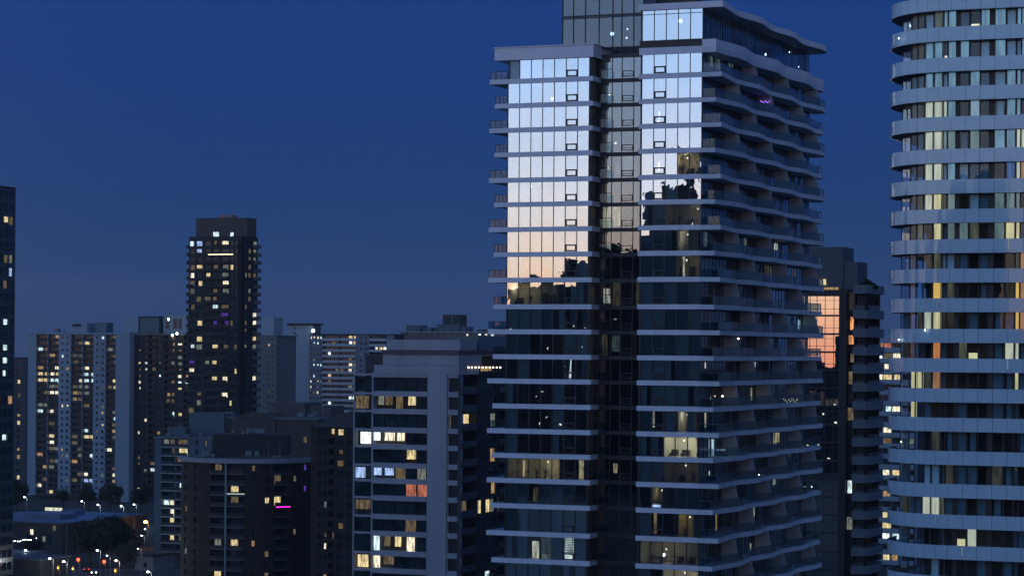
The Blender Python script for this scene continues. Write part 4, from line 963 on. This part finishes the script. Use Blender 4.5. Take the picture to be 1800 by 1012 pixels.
MB().box(B.lxp(447)-B.w, B.lxp(510)-B.w, 9.1, 20, B.z1, B.zf(711, dep=9)).box(B.lxp(511)-B.w, B.lxp(552)-B.w, 11, 20, B.z1, B.zf(716, dep=9)).build('upper_wall', mat('dusky_rose_wall', (.085, .07, .075), .85), B.th)
for px, py, k in ((399, 756, 'w'), (398, 758, 'd'), (532, 773, 'd')):
    p = at(px, py, B.K.y); v = p-B.K; MB().box(v.dot(U)-.5, v.dot(U)+.5, v.dot(W)*0-.08, -.02, p.z-.8, p.z+.8).build('lit_window', lit(k), B.th)
clutter(B.th, -B.w+1, -16, 1, 8, B.z1+.55, 83, 5); clutter(B.th, -10, -1, 1, 9, B.z1+.55, 84, 3)
# ---- brown hipped building
B = Bld('hipped_brown_block', 'broad dark brown block with a low hipped roof and a red warning light', 640, 548, 600, 752, depth=30)
B.core(M_bbrown); fh = 18.7/4350*600*.98; zs = zlist(B.z1, fh)
lt = o7([(970, 235, 'y'), (1035, 222, 'y'), (850, 345, 'y'), (830, 285, 'd'), (948, 843, 'w'), (950, 995, 'k'), (985, 795, 'd'), (945, 795, 'd'), (1035, 735, 'd'), (855, 525, 'd'), (1020, 330, 'd'), (1020, 425, 'd')])
F2 = lambda p, q, k: (B.lxp(p), B.lxp(q), k)
B.facade('F', [F2(561, 567, 'w'), F2(571, 576, 'p'), F2(579, 589, 'b'), F2(594, 605, 'w'), F2(612, 620, 'w')], zs, M_bbrown, lt, prob=.03, pal='de', seed=61, rail=M_bbrown, slabm=M_bbrown)
b = MB(); w_, d_, z_ = B.w, B.d, B.z1; b.v = [(-w_-.5, -.5, z_), (.5, -.5, z_), (.5, d_, z_), (-w_-.5, d_, z_), (-w_+6, 12, z_+4.2), (-5, 12, z_+4.2)]
b.f = [(3, 2, 1, 0), (0, 1, 5, 4), (1, 2, 5), (2, 3, 4, 5), (3, 0, 4)]; b.mi = [0]*5; b.build('hipped_roof', mat('brown_roof', (.05, .035, .032), .9, .3, 1), B.th)
MB().ball((-w_+8, 11.8, z_+4.8), .22).build('warning_light', emit('red_lamp', (1, .08, .05), 6), B.th)

# ---- brown curved block
cxp = at(438, 617, 640); wv = 241/4350*645
T = thing('curved_brown_block', 'dark brown block with a bowed front and a pale cornice, lower left of centre', 'building', (cxp.x, 648, 0), 0)
sag = 20.0; hw = wv/2; RR = (hw*hw+sag*sag)/(2*sag); a_max = math.asin(min(1, hw/RR))
def arc(t, o=0): a = t*a_max; r = RR+o; return (r*math.sin(a), RR-sag-r*math.cos(a)+0)
zt = at(438, 806, 630).z; fh = 2.72
def seg(b, t0, t1, o0, o1, z0, z1, n=1):
    for q in range(n):
        a, c = t0+(t1-t0)*q/n, t0+(t1-t0)*(q+1)/n
        b.prism([arc(a, o1), arc(c, o1), arc(c, o0), arc(a, o0)], z0, z1)
b = MB(); seg(b, -1, 1, -.9, .7, zt-1.1, zt, 24); b.build('cornice', mat('pale_cornice', (.27, .27, .30), .7, .12, .3), T)
MB().prism([arc(-1+q/12, -.9) for q in range(25)], zt-.6, zt-.1).build('roof', M_bdark, T)
def tpx(px):                 # parameter of the arc seen at a pixel column
    lo, hi = -1., 1.
    for _ in range(40):
        m_ = (lo+hi)/2; p = arc(m_); x = (cxp.x+p[0])/(648+p[1])*F+CX
        if x < px-2: lo = m_
        else: hi = m_
    return lo
cols = [(328, 333, 'p'), (345, 350, 'p'), (374, 401, 'b'), (404, 434, 'b'), (447, 452, 'p'), (470, 477, 'w'), (486, 512, 'b'), (520, 525, 'p'), (538, 543, 'p')]
wb = MB(); sb = MB(); un = MB(); prev = -1.0; zz = [zt-1.1-fh*k for k in range(12)]
for a, c, k in cols:
    t0, t1 = tpx(a), tpx(c); seg(wb, prev, t0, -1.4, 0, 0, zt-1.1, 3); prev = t1
seg(wb, prev, 1, -1.4, 0, 0, zt-1.1, 3)
litc = {(2, 2): '', (3, 2): 'y', (3, 3): 'd', (4, 7): 'k', (2, 7): 'e', (3, 7): 'y', (6, 3): 'y', (4, 0): 'd', (5, 3): 'y', (5, 8): 'd', (2, 10): 'y', (5, 10): 'd', (0, 4): 'd', (0, 8): 'e', (7, 1): 'd', (7, 6): 'd', (8, 2): 'v', (8, 0): 'v', (6, 1): 'd', (2, 0): 'd'}
for ci, (a, c, k) in enumerate(cols):
    t0, t1 = tpx(a), tpx(c)
    for j in range(11):
        z1_ = zz[j]; z0_ = z1_-fh
        if k in 'wp':
            seg(wb, t0, t1, -1.4, 0, z0_, z0_+.8); seg(wb, t0, t1, -1.4, 0, z0_+2.2, z1_)
            q = (t0, t1, -.3, -.25, z0_+.8, z0_+2.2)
        else:
            seg(sb, t0, t1, -1.3, .5, z0_-.12, z0_+.1, 3); q = (t0+.02, t1-.02, -1.3, -1.25, z0_+.15, z0_+2.35)
            seg(wb, t0, t1, -1.4, -1.31, z0_, z1_, 2)
            rb = MB(); seg(rb, t0, t1, .42, .47, z0_+.9, z0_+.98, 3); seg(rb, t0, t1, .43, .45, z0_+.1, z0_+.9, 3); rb.build('balcony_rail', mat('brown_rail', (.03, .028, .03), .7), T)
        kk = litc.get((ci, j))
        if kk:
            o = MB(); tm = q[0]+(q[1]-q[0])*.6; seg(o, q[0], tm if k == 'b' else q[1], *q[2:], 2); o.build('lit_window', lit(kk), T)
        else: seg(un, *q, 2)
wb.build('wall', M_bbrown, T); sb.build('floor_slab', mat('dim_slab', (.10, .11, .14), .7), T); un.build('window', M_dglass, T, kind='stuff')
o = MB(); t_ = tpx(402); seg(o, t_-.008, t_+.008, .5, .75, 0, zt-1.0); o.build('downpipe', mat('pale_fin', (.16, .23, .26), .6), T)
o = MB(); seg(o, tpx(488), tpx(512), .5, .6, zz[4]-.3, zz[4]-.08, 4); o.build('neon_strip', emit('pink_neon', (1.0, .03, .75), 2.0), T)
o = MB(); seg(o, tpx(404), tpx(434), .5, .6, zz[3]+.4, zz[3]+.55, 4); o.build('light_strip', emit('cool_strip', (.75, .9, .8), 1.0), T)
ph = [(cxp.x+0, 0)]
a0 = at(377, 617, 652).x-cxp.x; a1 = at(507, 617, 652).x-cxp.x
MB().box(a0, a1, 3, 14, zt, at(440, 763, 652).z).build('plant_room', mat('plant_brown', (.03, .028, .03), .8), T)

clutter(T, a0+1, a1-1, 4, 12, at(440, 763, 652).z, 85, 5); clutter(T, -14, 14, -12, 1, zt-.1, 86, 6)
# ---- pale service shaft tower and banded block
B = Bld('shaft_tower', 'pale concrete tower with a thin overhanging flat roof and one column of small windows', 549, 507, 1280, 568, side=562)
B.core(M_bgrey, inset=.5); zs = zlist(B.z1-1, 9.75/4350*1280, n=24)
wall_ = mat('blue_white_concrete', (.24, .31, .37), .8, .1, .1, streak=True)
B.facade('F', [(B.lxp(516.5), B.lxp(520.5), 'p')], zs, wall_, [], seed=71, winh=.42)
MB().box(-B.w-.5, 1, -1.2, B.d+2, B.z1-1.0, B.z1).build('roof', M_bdark, B.th)
MB().box(0.02, .5, .2, B.d, 0, B.z1-1.1).build('side_wall', mat('slate_side', (.10, .12, .14), .8), B.th)
p = at(550.5, 581, B.K.y-2); v = p-B.K; MB().ball((v.dot(U), v.dot(W), p.z), .95, n=8, k=6).build('floodlight', emit('flood', (.85, 1, .9), 4), B.th)
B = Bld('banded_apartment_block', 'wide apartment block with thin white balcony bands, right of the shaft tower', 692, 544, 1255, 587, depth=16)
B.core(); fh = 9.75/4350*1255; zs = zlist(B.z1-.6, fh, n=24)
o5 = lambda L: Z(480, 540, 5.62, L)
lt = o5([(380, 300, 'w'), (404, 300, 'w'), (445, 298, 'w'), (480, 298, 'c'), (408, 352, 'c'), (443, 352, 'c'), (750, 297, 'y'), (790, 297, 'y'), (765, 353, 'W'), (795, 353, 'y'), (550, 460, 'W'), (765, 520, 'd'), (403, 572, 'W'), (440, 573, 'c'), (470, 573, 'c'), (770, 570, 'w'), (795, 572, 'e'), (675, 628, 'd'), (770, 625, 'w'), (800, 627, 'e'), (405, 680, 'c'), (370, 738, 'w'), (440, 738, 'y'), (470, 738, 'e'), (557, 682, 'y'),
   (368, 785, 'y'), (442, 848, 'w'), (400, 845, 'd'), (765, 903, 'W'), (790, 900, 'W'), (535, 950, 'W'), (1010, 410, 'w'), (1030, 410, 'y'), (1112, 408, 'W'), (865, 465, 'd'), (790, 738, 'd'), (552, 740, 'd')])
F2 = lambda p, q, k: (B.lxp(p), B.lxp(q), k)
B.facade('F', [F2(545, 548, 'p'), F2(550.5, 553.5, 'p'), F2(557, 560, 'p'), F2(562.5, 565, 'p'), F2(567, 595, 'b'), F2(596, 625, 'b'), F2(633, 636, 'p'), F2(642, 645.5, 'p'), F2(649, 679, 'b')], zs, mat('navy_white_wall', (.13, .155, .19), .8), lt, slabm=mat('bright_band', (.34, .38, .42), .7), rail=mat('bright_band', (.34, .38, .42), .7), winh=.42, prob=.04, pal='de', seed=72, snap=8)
B.roofslab(M_bdark, .5, .3)
# ---- grey tower peeping out behind the dark condominium
B = Bld('grey_twin_shaft', 'grey concrete tower half hidden behind the right side of the dark condominium', 486, 440, 1200, 589, depth=22)
B.core(M_bgrey, inset=.6); zs = zlist(B.z1-.5, 2.8, n=26)
B.facade('F', [(B.lxp(471), B.lxp(474), 'p'), (B.lxp(478), B.lxp(481), 'p')], zs, M_bgrey, [(472, 604, 'y'), (471, 689, 'd')], seed=73, winh=.4, prob=.02)
MB().box(B.lxp(456)-B.w, B.lxp(477)-B.w, 2, 12, B.z1-.1, B.zf(561, dep=2)).build('lift_house', wall_, B.th); B.roofslab(M_bgrey, .5, .2)
# ---- wide building with rooftop plant
B = Bld('rooftop_plant_block', 'far wide block crowded with rooftop plant rooms, above the concrete framed block', 905, 703, 1400, 583, depth=30)
B.core(); zs = zlist(B.z1-.3, 2.9, n=26)
B.facade('F', [(k*4+.8, k*4+2.8, 'w') for k in range(int(B.w/4))], zs, mat('slate_wall', (.07, .085, .11), .8), [(845, 578, 'W'), (852, 578, 'w'), (857, 584, 'c'), (851, 597, 'c'), (815, 584, 'w'), (862, 588, 'c'), (800, 596, 'c')], winh=.4, prob=.03, pal='de', seed=75, snap=12)
B.roofslab(mat('pale_roof_edge', (.25, .27, .3), .7), .5, .3)
b = MB()
for a, c, y, y0_ in ((706, 731, 572, 583), (735, 750, 576, 583), (760, 800, 570, 583), (802, 812, 574, 583), (868, 884, 575, 583), (831, 840, 579, 583)): b.box(B.lxp(a)-B.w, B.lxp(c)-B.w, 6, 16, B.z1, B.zf(y, dep=6))
b.build('plant_room', mat('slate_wall', (.07, .085, .11), .8), B.th)
MB().box(B.lxp(768)-B.w, B.lxp(798)-B.w, 8, 18, B.z1+.01, B.zf(553, dep=8)).build('cooling_tower', M_bdark, B.th)
b = MB()
for a, y in ((712, 571), (744, 570), (786, 548), (756, 566), (815, 570)): b.tube((B.lxp(a)-B.w, 7, B.z1), (B.lxp(a)-B.w, 7, B.zf(y, dep=7)), .18)
b.build('antenna_mast', M_bwhite, B.th)
# ================================================================== far skyline specks on the horizon
r5 = random.Random(5)
cb = MB(); lb = MB(); lb2 = MB()
for q in range(520):
    Y = r5.uniform(1700, 4200); X = r5.uniform(-.24, .24)*Y; h = r5.choice([8, 10, 12, 16, 22, 30, 44, 58])*r5.uniform(.7, 1.1); w_ = r5.uniform(12, 45)
    cb.box(X, X+w_, Y, Y+20, 0, h)
    for k in range(r5.randint(1, 7)):
        x = X+r5.random()*w_; z = r5.uniform(.15, .95)*h; s_ = r5.uniform(.35, .9)
        (lb if r5.random() < .5 else lb2).box(x-s_, x+s_, Y-.4, Y-.1, z-s_*.7, z+s_*.7)
o = cb.build('distant_city', [mat('distant_wall', (.10, .11, .13), .9, .3, .02)]); tag(o, 'low distant buildings spread along the horizon', 'city', kind='stuff')
o = lb.build('distant_city_lights', [emit('far_warm', (1, .75, .42), 1.4)]); tag(o, 'small warm lights of the distant city', 'city lights', kind='stuff')
o = lb2.build('distant_city_cool_lights', [emit('far_cool', (.8, .95, 1), 1.3)]); tag(o, 'small white lights of the distant city', 'city lights', kind='stuff')

# ================================================================== the city behind the viewer that the glass mirrors
def refl_dir(px, py, K_, dep=0, Wd=W):
    """world point on the front plane and the mirrored direction"""
    a, b_ = unroll(px, py); d = Vector((a/F, 1, b_/F)); n_ = -W
    n_ = -Wd; t = (K_+Wd*dep-Vector((0, 0, CAMZ))).dot(n_)/d.dot(n_); P = Vector((0, 0, CAMZ))+d*t
    r = (d-2*d.dot(n_)*n_).normalized(); return P, r
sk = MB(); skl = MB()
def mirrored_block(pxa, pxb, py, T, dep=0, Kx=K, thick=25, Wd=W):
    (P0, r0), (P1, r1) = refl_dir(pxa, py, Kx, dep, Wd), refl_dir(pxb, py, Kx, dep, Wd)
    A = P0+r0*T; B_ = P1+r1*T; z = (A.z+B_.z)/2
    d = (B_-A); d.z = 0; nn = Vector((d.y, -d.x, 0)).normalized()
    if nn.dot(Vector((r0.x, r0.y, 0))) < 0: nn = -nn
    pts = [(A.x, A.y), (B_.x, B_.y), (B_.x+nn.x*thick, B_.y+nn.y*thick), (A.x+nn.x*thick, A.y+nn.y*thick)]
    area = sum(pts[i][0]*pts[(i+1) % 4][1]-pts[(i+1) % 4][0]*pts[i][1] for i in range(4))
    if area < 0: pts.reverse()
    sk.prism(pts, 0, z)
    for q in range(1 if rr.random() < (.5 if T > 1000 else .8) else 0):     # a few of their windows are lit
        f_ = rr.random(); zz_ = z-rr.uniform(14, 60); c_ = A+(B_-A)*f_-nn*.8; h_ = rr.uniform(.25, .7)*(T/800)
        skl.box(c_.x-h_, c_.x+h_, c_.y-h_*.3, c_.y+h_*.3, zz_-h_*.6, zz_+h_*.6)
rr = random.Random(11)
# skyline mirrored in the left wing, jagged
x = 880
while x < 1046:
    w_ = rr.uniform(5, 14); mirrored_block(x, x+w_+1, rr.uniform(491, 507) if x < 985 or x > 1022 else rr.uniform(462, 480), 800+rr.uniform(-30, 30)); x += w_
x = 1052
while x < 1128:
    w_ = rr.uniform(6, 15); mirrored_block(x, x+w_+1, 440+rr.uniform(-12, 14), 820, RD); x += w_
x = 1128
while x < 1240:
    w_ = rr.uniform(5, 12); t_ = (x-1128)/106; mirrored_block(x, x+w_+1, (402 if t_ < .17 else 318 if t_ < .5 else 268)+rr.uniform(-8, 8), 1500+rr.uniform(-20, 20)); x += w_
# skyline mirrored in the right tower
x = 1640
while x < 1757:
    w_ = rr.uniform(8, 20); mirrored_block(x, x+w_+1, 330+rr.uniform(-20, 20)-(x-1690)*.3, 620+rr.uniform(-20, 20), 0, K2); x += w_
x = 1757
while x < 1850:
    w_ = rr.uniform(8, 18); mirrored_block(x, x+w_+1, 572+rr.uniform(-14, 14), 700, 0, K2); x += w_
x = -168  # unseen blocks added to keep the orange glow off the rounded corner
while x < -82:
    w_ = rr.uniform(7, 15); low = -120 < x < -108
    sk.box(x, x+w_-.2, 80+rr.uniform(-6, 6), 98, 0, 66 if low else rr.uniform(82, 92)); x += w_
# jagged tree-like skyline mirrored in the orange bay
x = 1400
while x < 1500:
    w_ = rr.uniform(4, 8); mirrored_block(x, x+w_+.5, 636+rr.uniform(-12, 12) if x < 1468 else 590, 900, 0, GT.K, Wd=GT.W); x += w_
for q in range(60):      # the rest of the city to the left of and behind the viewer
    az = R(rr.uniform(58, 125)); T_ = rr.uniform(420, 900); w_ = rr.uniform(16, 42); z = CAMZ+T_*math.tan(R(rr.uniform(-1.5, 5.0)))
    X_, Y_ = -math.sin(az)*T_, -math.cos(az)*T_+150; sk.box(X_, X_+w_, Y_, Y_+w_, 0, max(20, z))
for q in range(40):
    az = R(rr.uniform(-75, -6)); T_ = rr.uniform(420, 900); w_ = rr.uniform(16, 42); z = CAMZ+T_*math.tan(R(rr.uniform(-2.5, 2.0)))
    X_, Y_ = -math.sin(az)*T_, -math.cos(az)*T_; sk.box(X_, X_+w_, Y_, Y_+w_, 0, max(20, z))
tag(skl.build('city_behind_lights', [emit('behind_light', (.9, .95, .85), 1.6)]), 'small lights of the city mirrored in the tower glass', 'city lights', kind='stuff')
tag(sk.build('city_behind', [mat('backlit_facade', (.03, .032, .036), .9, .3, .02)]), 'dark blocks of the city mirrored in the tower glass, some added to block the glow', 'city', kind='stuff')

# ================================================================== low left foreground
M_asph = mat('asphalt', (.05, .05, .052), .8, .25, .2)
struct(MB().box(-260, -60, 655, 690, -.3, .03).build('road', M_asph))
struct(MB().box(-185, -150, 690, 900, -.3, .03).build('side_road', M_asph))
struct(MB().box(-260, -60, 690, 694, -.3, .15).box(-260, -60, 651, 655, -.3, .15).build('pavement', mat('pavement_slab', (.12, .12, .125), .85, .15, .3)))
B = Bld('low_flat_roof_building', 'long low building with a flat bluish roof and pilasters at its corner, lower left', 113, -60, 742, 919, depth=48)
MB().box(-B.w, 0, 0, B.d, 0, B.z1-.6).build('wall', mat('taupe_wall', (.055, .05, .047), .9, .2, .3), B.th)
MB().box(-B.w-.5, .5, -.5, B.d+.5, B.z1-.6, B.z1-.01).build('fascia', mat('taupe_fascia', (.07, .065, .06), .8), B.th)
MB().box(-B.w, -.3, .3, B.d, B.z1-.009, B.z1+.04).build('roof', M_blueroof, B.th)
MB().box(-28, -9, 12, 22, B.z1+.04, B.z1+1.5).box(-50, -40, 20, 26, B.z1+.04, B.z1+1.8).box(-20, -15, 30, 36, B.z1+.04, B.z1+1.6).build('roof_unit', M_blueroof, B.th)
for q in range(7): MB().box(.02, .5, 1+q*6.5, 1.7+q*6.5, 0, B.z1-.7).build('pilaster', mat('pale_pilaster', (.13, .125, .12), .8), B.th)
for q in range(6): MB().box(-6-q*7, -4-q*7, -.1, -.01, 3, 6).build('window', M_dglass, B.th)
for px, py, k in ((56, 932, 'd'), (33, 952, 'e'), (5, 940, 'w')):
    v = at(px, py, B.K.y-10)-B.K; MB().box(v.dot(U)-.5, v.dot(U)+.5, -.14, -.08, max(.5, v.z-.8), v.z+.8).build('lit_window', lit(k), B.th)
MB().box(-37, -31, B.d-1, B.d-.2, B.z1+.04, B.z1+1.0).build('lit_clerestory', emit('clerestory', (.9, .95, .7), .8, .6, .4), B.th)
B = Bld('corner_shop_row', 'small dark flat roofed shop row in the bottom left corner', 73, -80, 640, 985, depth=14)
MB().box(-B.w, 0, 0, B.d, 0, B.z1).build('wall', M_bdark, B.th); MB().box(-B.w-.3, .3, -.3, B.d+.3, B.z1+.005, B.z1+.5).build('roof', mat('navy_roof', (.05, .06, .09), .7), B.th)
B = Bld('white_garage', 'small pale garage with string lights above it, behind the corner shop row', 50, -40, 694, 972, depth=10)
MB().box(-B.w, 0, 0, B.d, 0, B.z1-.3).build('wall', mat('garage_wall', (.20, .20, .20), .8), B.th); MB().box(-B.w-.3, .3, -.3, B.d+.3, B.z1-.29, B.z1).build('roof', M_bgrey, B.th)
b = MB()
for q in range(16): b.ball((-B.w+B.lxp(2+q*3.1), 1+(q % 3)*2.5, B.zf(962-q*.55+(q % 2)*1.5)), .13, n=5, k=3)
b.build('string_light', M_pin, B.th, kind='stuff')
# small far blocks at street level, right of the trees
B = Bld('small_corner_house', 'small pale rendered house beneath the orange street lamp', 272, 240, 690, 975, depth=12)
MB().box(-B.w, 0, 0, B.d, 0, B.z1-.4).build('wall', mat('garage_wall', (.20, .20, .20), .8), B.th); MB().box(-B.w-.4, .4, -.4, B.d, B.z1-.39, B.z1).build('roof', M_bdark, B.th)
MB().box(-3, -2, -.12, -.05, 1, 2.4).build('window', M_dglass, B.th)

# ---- street lamps
M_pole = mat('lamp_pole', (.12, .12, .12), .5)
HEAD = {'c': emit('lamp_cool', (.85, .97, 1), 11), 'o': emit('lamp_sodium', (1, .42, .08), 14), 'w': emit('lamp_warm', (1, .75, .35), 10)}
def street_lamp(px, py, kind, label, h=8.0, power=900, r=.26):
    D = (CAMZ-h)*4350/(py-611); p = at(px, py, D)
    t = thing('street_lamp', label, 'street lamp', (p.x, p.y, 0), 0, 'street lamps of the lower left streets')
    MB().cyl((.9, 0), .12, 0, h-.1, 8, .07).tube((.9, 0, h-.15), (.1, 0, h+.08), .05).build('pole', M_pole, t)
    MB().ball((0, 0, h), r, n=10, k=6, sq=(1.2, 1, .8)).build('lamp_head', HEAD[kind], t)
    if power:
        la = bpy.data.lights.new('lamp_light', 'POINT'); la.energy = power; la.shadow_soft_size = .3; la.color = {'c': (.85, .95, 1), 'o': (1, .45, .1), 'w': (1, .75, .4)}[kind]
        lo = bpy.data.objects.new('lamp_light', la); COL.objects.link(lo); lo.parent = t; lo.location = (0, 0, h-.6)
for a in ((43, 873.5, 'c', 'white street lamp left of the low flat roof'), (143.7, 880, 'c', 'white street lamp behind the low flat roof, under the slab block'),
          (172, 886, 'c', 'bright white lamp at the foot of the punched white wall'), (213, 888, 'c', 'bright white lamp at the foot of the blank white end wall'),
          (235.5, 885, 'c', 'white lamp right of the blank white end wall'), (256, 915.5, 'o', 'large orange sodium lamp beside the narrow balcony tower'),
          (255, 928, 'c', 'upper of the small white lamps under the orange one'), (249, 939.5, 'c', 'lower of the small white lamps under the orange one'), (171, 966, 'c', 'white lamp in front of the dark trees, left one'),
          (188, 975, 'c', 'small white lamp in front of the dark trees, right one'), (45, 966.7, 'c', 'white lamp beside the pale garage'), (87.5, 981, 'c', 'white lamp right of the pale garage by the road'),
          (112, 986, 'c', 'white lamp left of the red traffic signal'), (204, 983.7, 'w', 'warm yellow lamp near the trees by the crossing'), (242.6, 962.8, 'c', 'small lamp left of the pale corner house'), (260, 1003, 'c', 'bright lamp at the foot of the narrow balcony tower')):
    small = a[3].startswith(('small', 'lower', 'upper'))
    street_lamp(*a, power=400 if small else 900, r=.18 if small else .27 if a[2] == 'c' else .55 if a[2] == 'o' else .28)
# ---- traffic signals
def signal(px, py, which, label):
    h = 5.2; D = (CAMZ-h)*4350/(py-611); p = at(px, py, D)
    t = thing('traffic_light', label, 'traffic light', (p.x, p.y, 0), 0, 'traffic lights at the lower left crossing')
    MB().cyl((.4, .2), .09, 0, h+.6, 8, .07).build('pole', M_pole, t)
    MB().box(-.22, .22, -.02, .25, h-.9, h+.45).build('signal_box', mat('signal_yellow', (.35, .22, .02), .6), t)
    for q, (k, c) in enumerate((('red', (1, .05, .02)), ('amber', (1, .42, .05)), ('green', (.1, 1, .5)))):
        on = k == which
        MB().ball((0, -.05, h+.2-.4*q), .42 if on and k == 'red' else .2 if on else .12, n=10, k=6, sq=(1, .4, 1)).build('signal_lens', emit('signal_'+k, c, 9) if on else M_dark, t)
for a in ((137.4, 983.7, 'red', 'bright red traffic signal left of the trees'), (183, 987, 'red', 'smaller red traffic signal right of the bright one'), (42.5, 979, 'red', 'faint red signal beside the pale garage'),
          (102, 995.6, 'amber', 'amber signal right of the corner shop row'), (128, 997, 'amber', 'amber signal just below the bright red one'), (202.7, 1000, 'amber', 'amber signal under the warm yellow lamp')): signal(*a)
# ---- cars
def car(px, py, rz, col, label):
    D = CAMZ*4350/(py-611); p = at(px, py, D)
    t = thing('parked_car', label, 'car', (p.x, p.y, .03), rz, 'cars at the lower left crossing')
    prof = [(-2.2, .35), (2.2, .35), (2.25, .8), (1.35, .95), (.7, 1.42), (-1.1, 1.45), (-1.9, 1.0), (-2.25, .95)]
    b = MB(); n_ = len(prof); b.v = [(x, -.88 if z < 1 else -.72, z) for x, z in prof]+[(x, .88 if z < 1 else .72, z) for x, z in prof]
    b.f = [tuple(range(n_)), tuple(range(2*n_-1, n_-1, -1))]+[(i, n_+i, n_+(i+1) % n_, (i+1) % n_) for i in range(n_)]; b.mi = [0]*(n_+2)
    b.build('body', mat('car_paint_'+col[0], col[1], .3, .05, 1, coat=.6), t)
    b = MB(); b.box(-1.55, .95, -.80, .80, 1.0, 1.36); b.build('window', M_dglass, t)
    for x in (-1.4, 1.4):
        for y in (-.85, .65):
            w_ = MB(); w_.tube((x, y, .33), (x, y+.2, .33), .33, 12); w_.build('wheel', M_dark, t)
    for y in (-.6, .6): MB().ball((2.22, y, .68), .17, n=8, k=5).build('headlight', emit('headlight', (.95, .98, 1), 10), t)
    for y in (-.6, .6): MB().ball((-2.24, y, .8), .13, n=8, k=5).build('tail_light', emit('tail_light', (1, .05, .03), 4), t)
for a in ((88, 998, R(-100), ('white', (.5, .5, .5)), 'white car with its headlamps on, left of the amber signals'), (165, 1008, R(-80), ('grey', (.1, .1, .11)), 'grey car with bright headlamps at the bottom edge'), (152, 1003, R(100), ('dark', (.03, .03, .04)), 'dark car seen from behind at the bottom edge')): car(*a)
# ---- trees
M_leaf = mat('leaves', (.020, .030, .014), .8, .5, 2); M_bark = mat('bark', (.05, .04, .03), .9)
def crown_mesh(seed, rx_, rz_, n_):
    r = random.Random(seed); b = MB(); lob = [(r.uniform(-.55, .55)*rx_, r.uniform(-.55, .55)*rx_, r.uniform(-.5, .6)*rz_, r.uniform(.35, .6)) for _ in range(11)]
    for q in range(n_):
        l = r.choice(lob); d = Vector((r.gauss(0, 1), r.gauss(0, 1), r.gauss(0, 1))).normalized()*(l[3]*r.uniform(.55, 1.05))
        c = Vector((l[0]+d.x*rx_, l[1]+d.y*rx_, l[2]+d.z*rz_)); s_ = r.uniform(.16, .42)
        a = Vector((r.gauss(0, 1), r.gauss(0, 1), r.gauss(0, 1))).normalized(); e = a.orthogonal().normalized()*s_; f_ = a.cross(e).normalized()*s_*.7
        k = len(b.v); b.v += [tuple(c-e), tuple(c-f_), tuple(c+e), tuple(c+f_)]; b.f.append((k, k+1, k+2, k+3)); b.mi.append(0)
    return b.mesh('crown', M_leaf)
CR = [crown_mesh(s_, 4.2, 4.0, 2600) for s_ in (1, 2, 3)]
def tree(px, py_base, h, k, label, group='trees of the lower left streets'):
    D = CAMZ*4350/(py_base-611); p = at(px, py_base, D)
    t = thing('tree', label, 'tree', (p.x, p.y, 0), rnd.uniform(0, 6), group)
    b = MB().tube((0, 0, 0), (.1, 0, h*.45), .28, 8, r1=.18)
    for q in range(5):
        a = q*1.3; b.tube((.1, 0, h*(.3+.03*q)), (math.cos(a)*h*.2, math.sin(a)*h*.2, h*.68), .12, 6, r1=.04)
    b.build('trunk', M_bark, t)
    o = put('crown', CR[k % 3], t, (0, 0, h*.62)); s_ = h/10.5; o.scale = (s_*1.05, s_*1.05, s_)
spots = [(158, 992, 13, 'broad dark tree in front of the low building corner, leftmost of the clump'), (178, 996, 15, 'tallest dark tree of the clump by the red signals'), (196, 992, 14, 'dark tree in the middle of the clump'), (214, 990, 13, 'dark tree right of the clump middle'),
         (193, 905, 13, 'dark tree between the two white walls of the slab block'), (30, 898, 12, 'dark tree at the foot of the left edge tower'), (15, 905, 11, 'dark tree hard against the left edge'),
         (110, 893, 8, 'low dark tree behind the flat roof'), (155, 896, 9, 'dark tree behind the right part of the flat roof'), (247, 900, 11, 'dark tree right of the foot lamps'), (60, 985, 7, 'small street tree by the corner shop row'), (224, 1008, 9, 'street tree at the bottom edge left of the narrow tower')]
for q, a in enumerate(spots): tree(a[0], a[1], a[2], q, a[3])
# shrubs on the glass tower's terrace
for q, (px, py, s_) in enumerate(((1499, 503, .34), (1512, 502, .5), (1520, 501, .62), (1529, 503, .5), (1535, 505, .3))):
    sd = GT.ft(px); p = GT.K-GT.U*sd+GT.W*1.6; z = GT.z1-.3
    t = thing('rooftop_shrub', ['small round shrub nearest the plant rooms on the glass tower terrace', 'second shrub on the glass tower terrace', 'tallest shrub on the glass tower terrace', 'fourth shrub on the glass tower terrace', 'last small shrub at the terrace end'][q], 'shrub', (p.x, p.y, z), 0, 'shrubs on the rooftop terrace')
    MB().tube((0, 0, 0), (0, 0, s_*1.4), .05).build('stem', M_bark, t)
    o = put('foliage', CR[q % 3], t, (0, 0, s_*1.7)); o.scale = (s_*.36, s_*.36, s_*.34)
# ------------------------------------------------------------------ evening air
hz = MB().box(-7600, 7600, -5200, 9800, -1.0, 330).build('haze', bpy.data.materials.new('haze_air'))
hm = hz.data.materials[0]; hm.use_nodes = True; hn = hm.node_tree.nodes; hn.remove(hn['Principled BSDF'])
pv = hn.new('ShaderNodeVolumePrincipled'); pv.inputs['Color'].default_value = (.8, .84, .92, 1); pv.inputs['Density'].default_value = .00005; pv.inputs['Anisotropy'].default_value = .2
hm.node_tree.links.new(pv.outputs[0], hn['Material Output'].inputs['Volume'])
tag(hz, 'thin evening haze over the city', 'haze', kind='stuff')
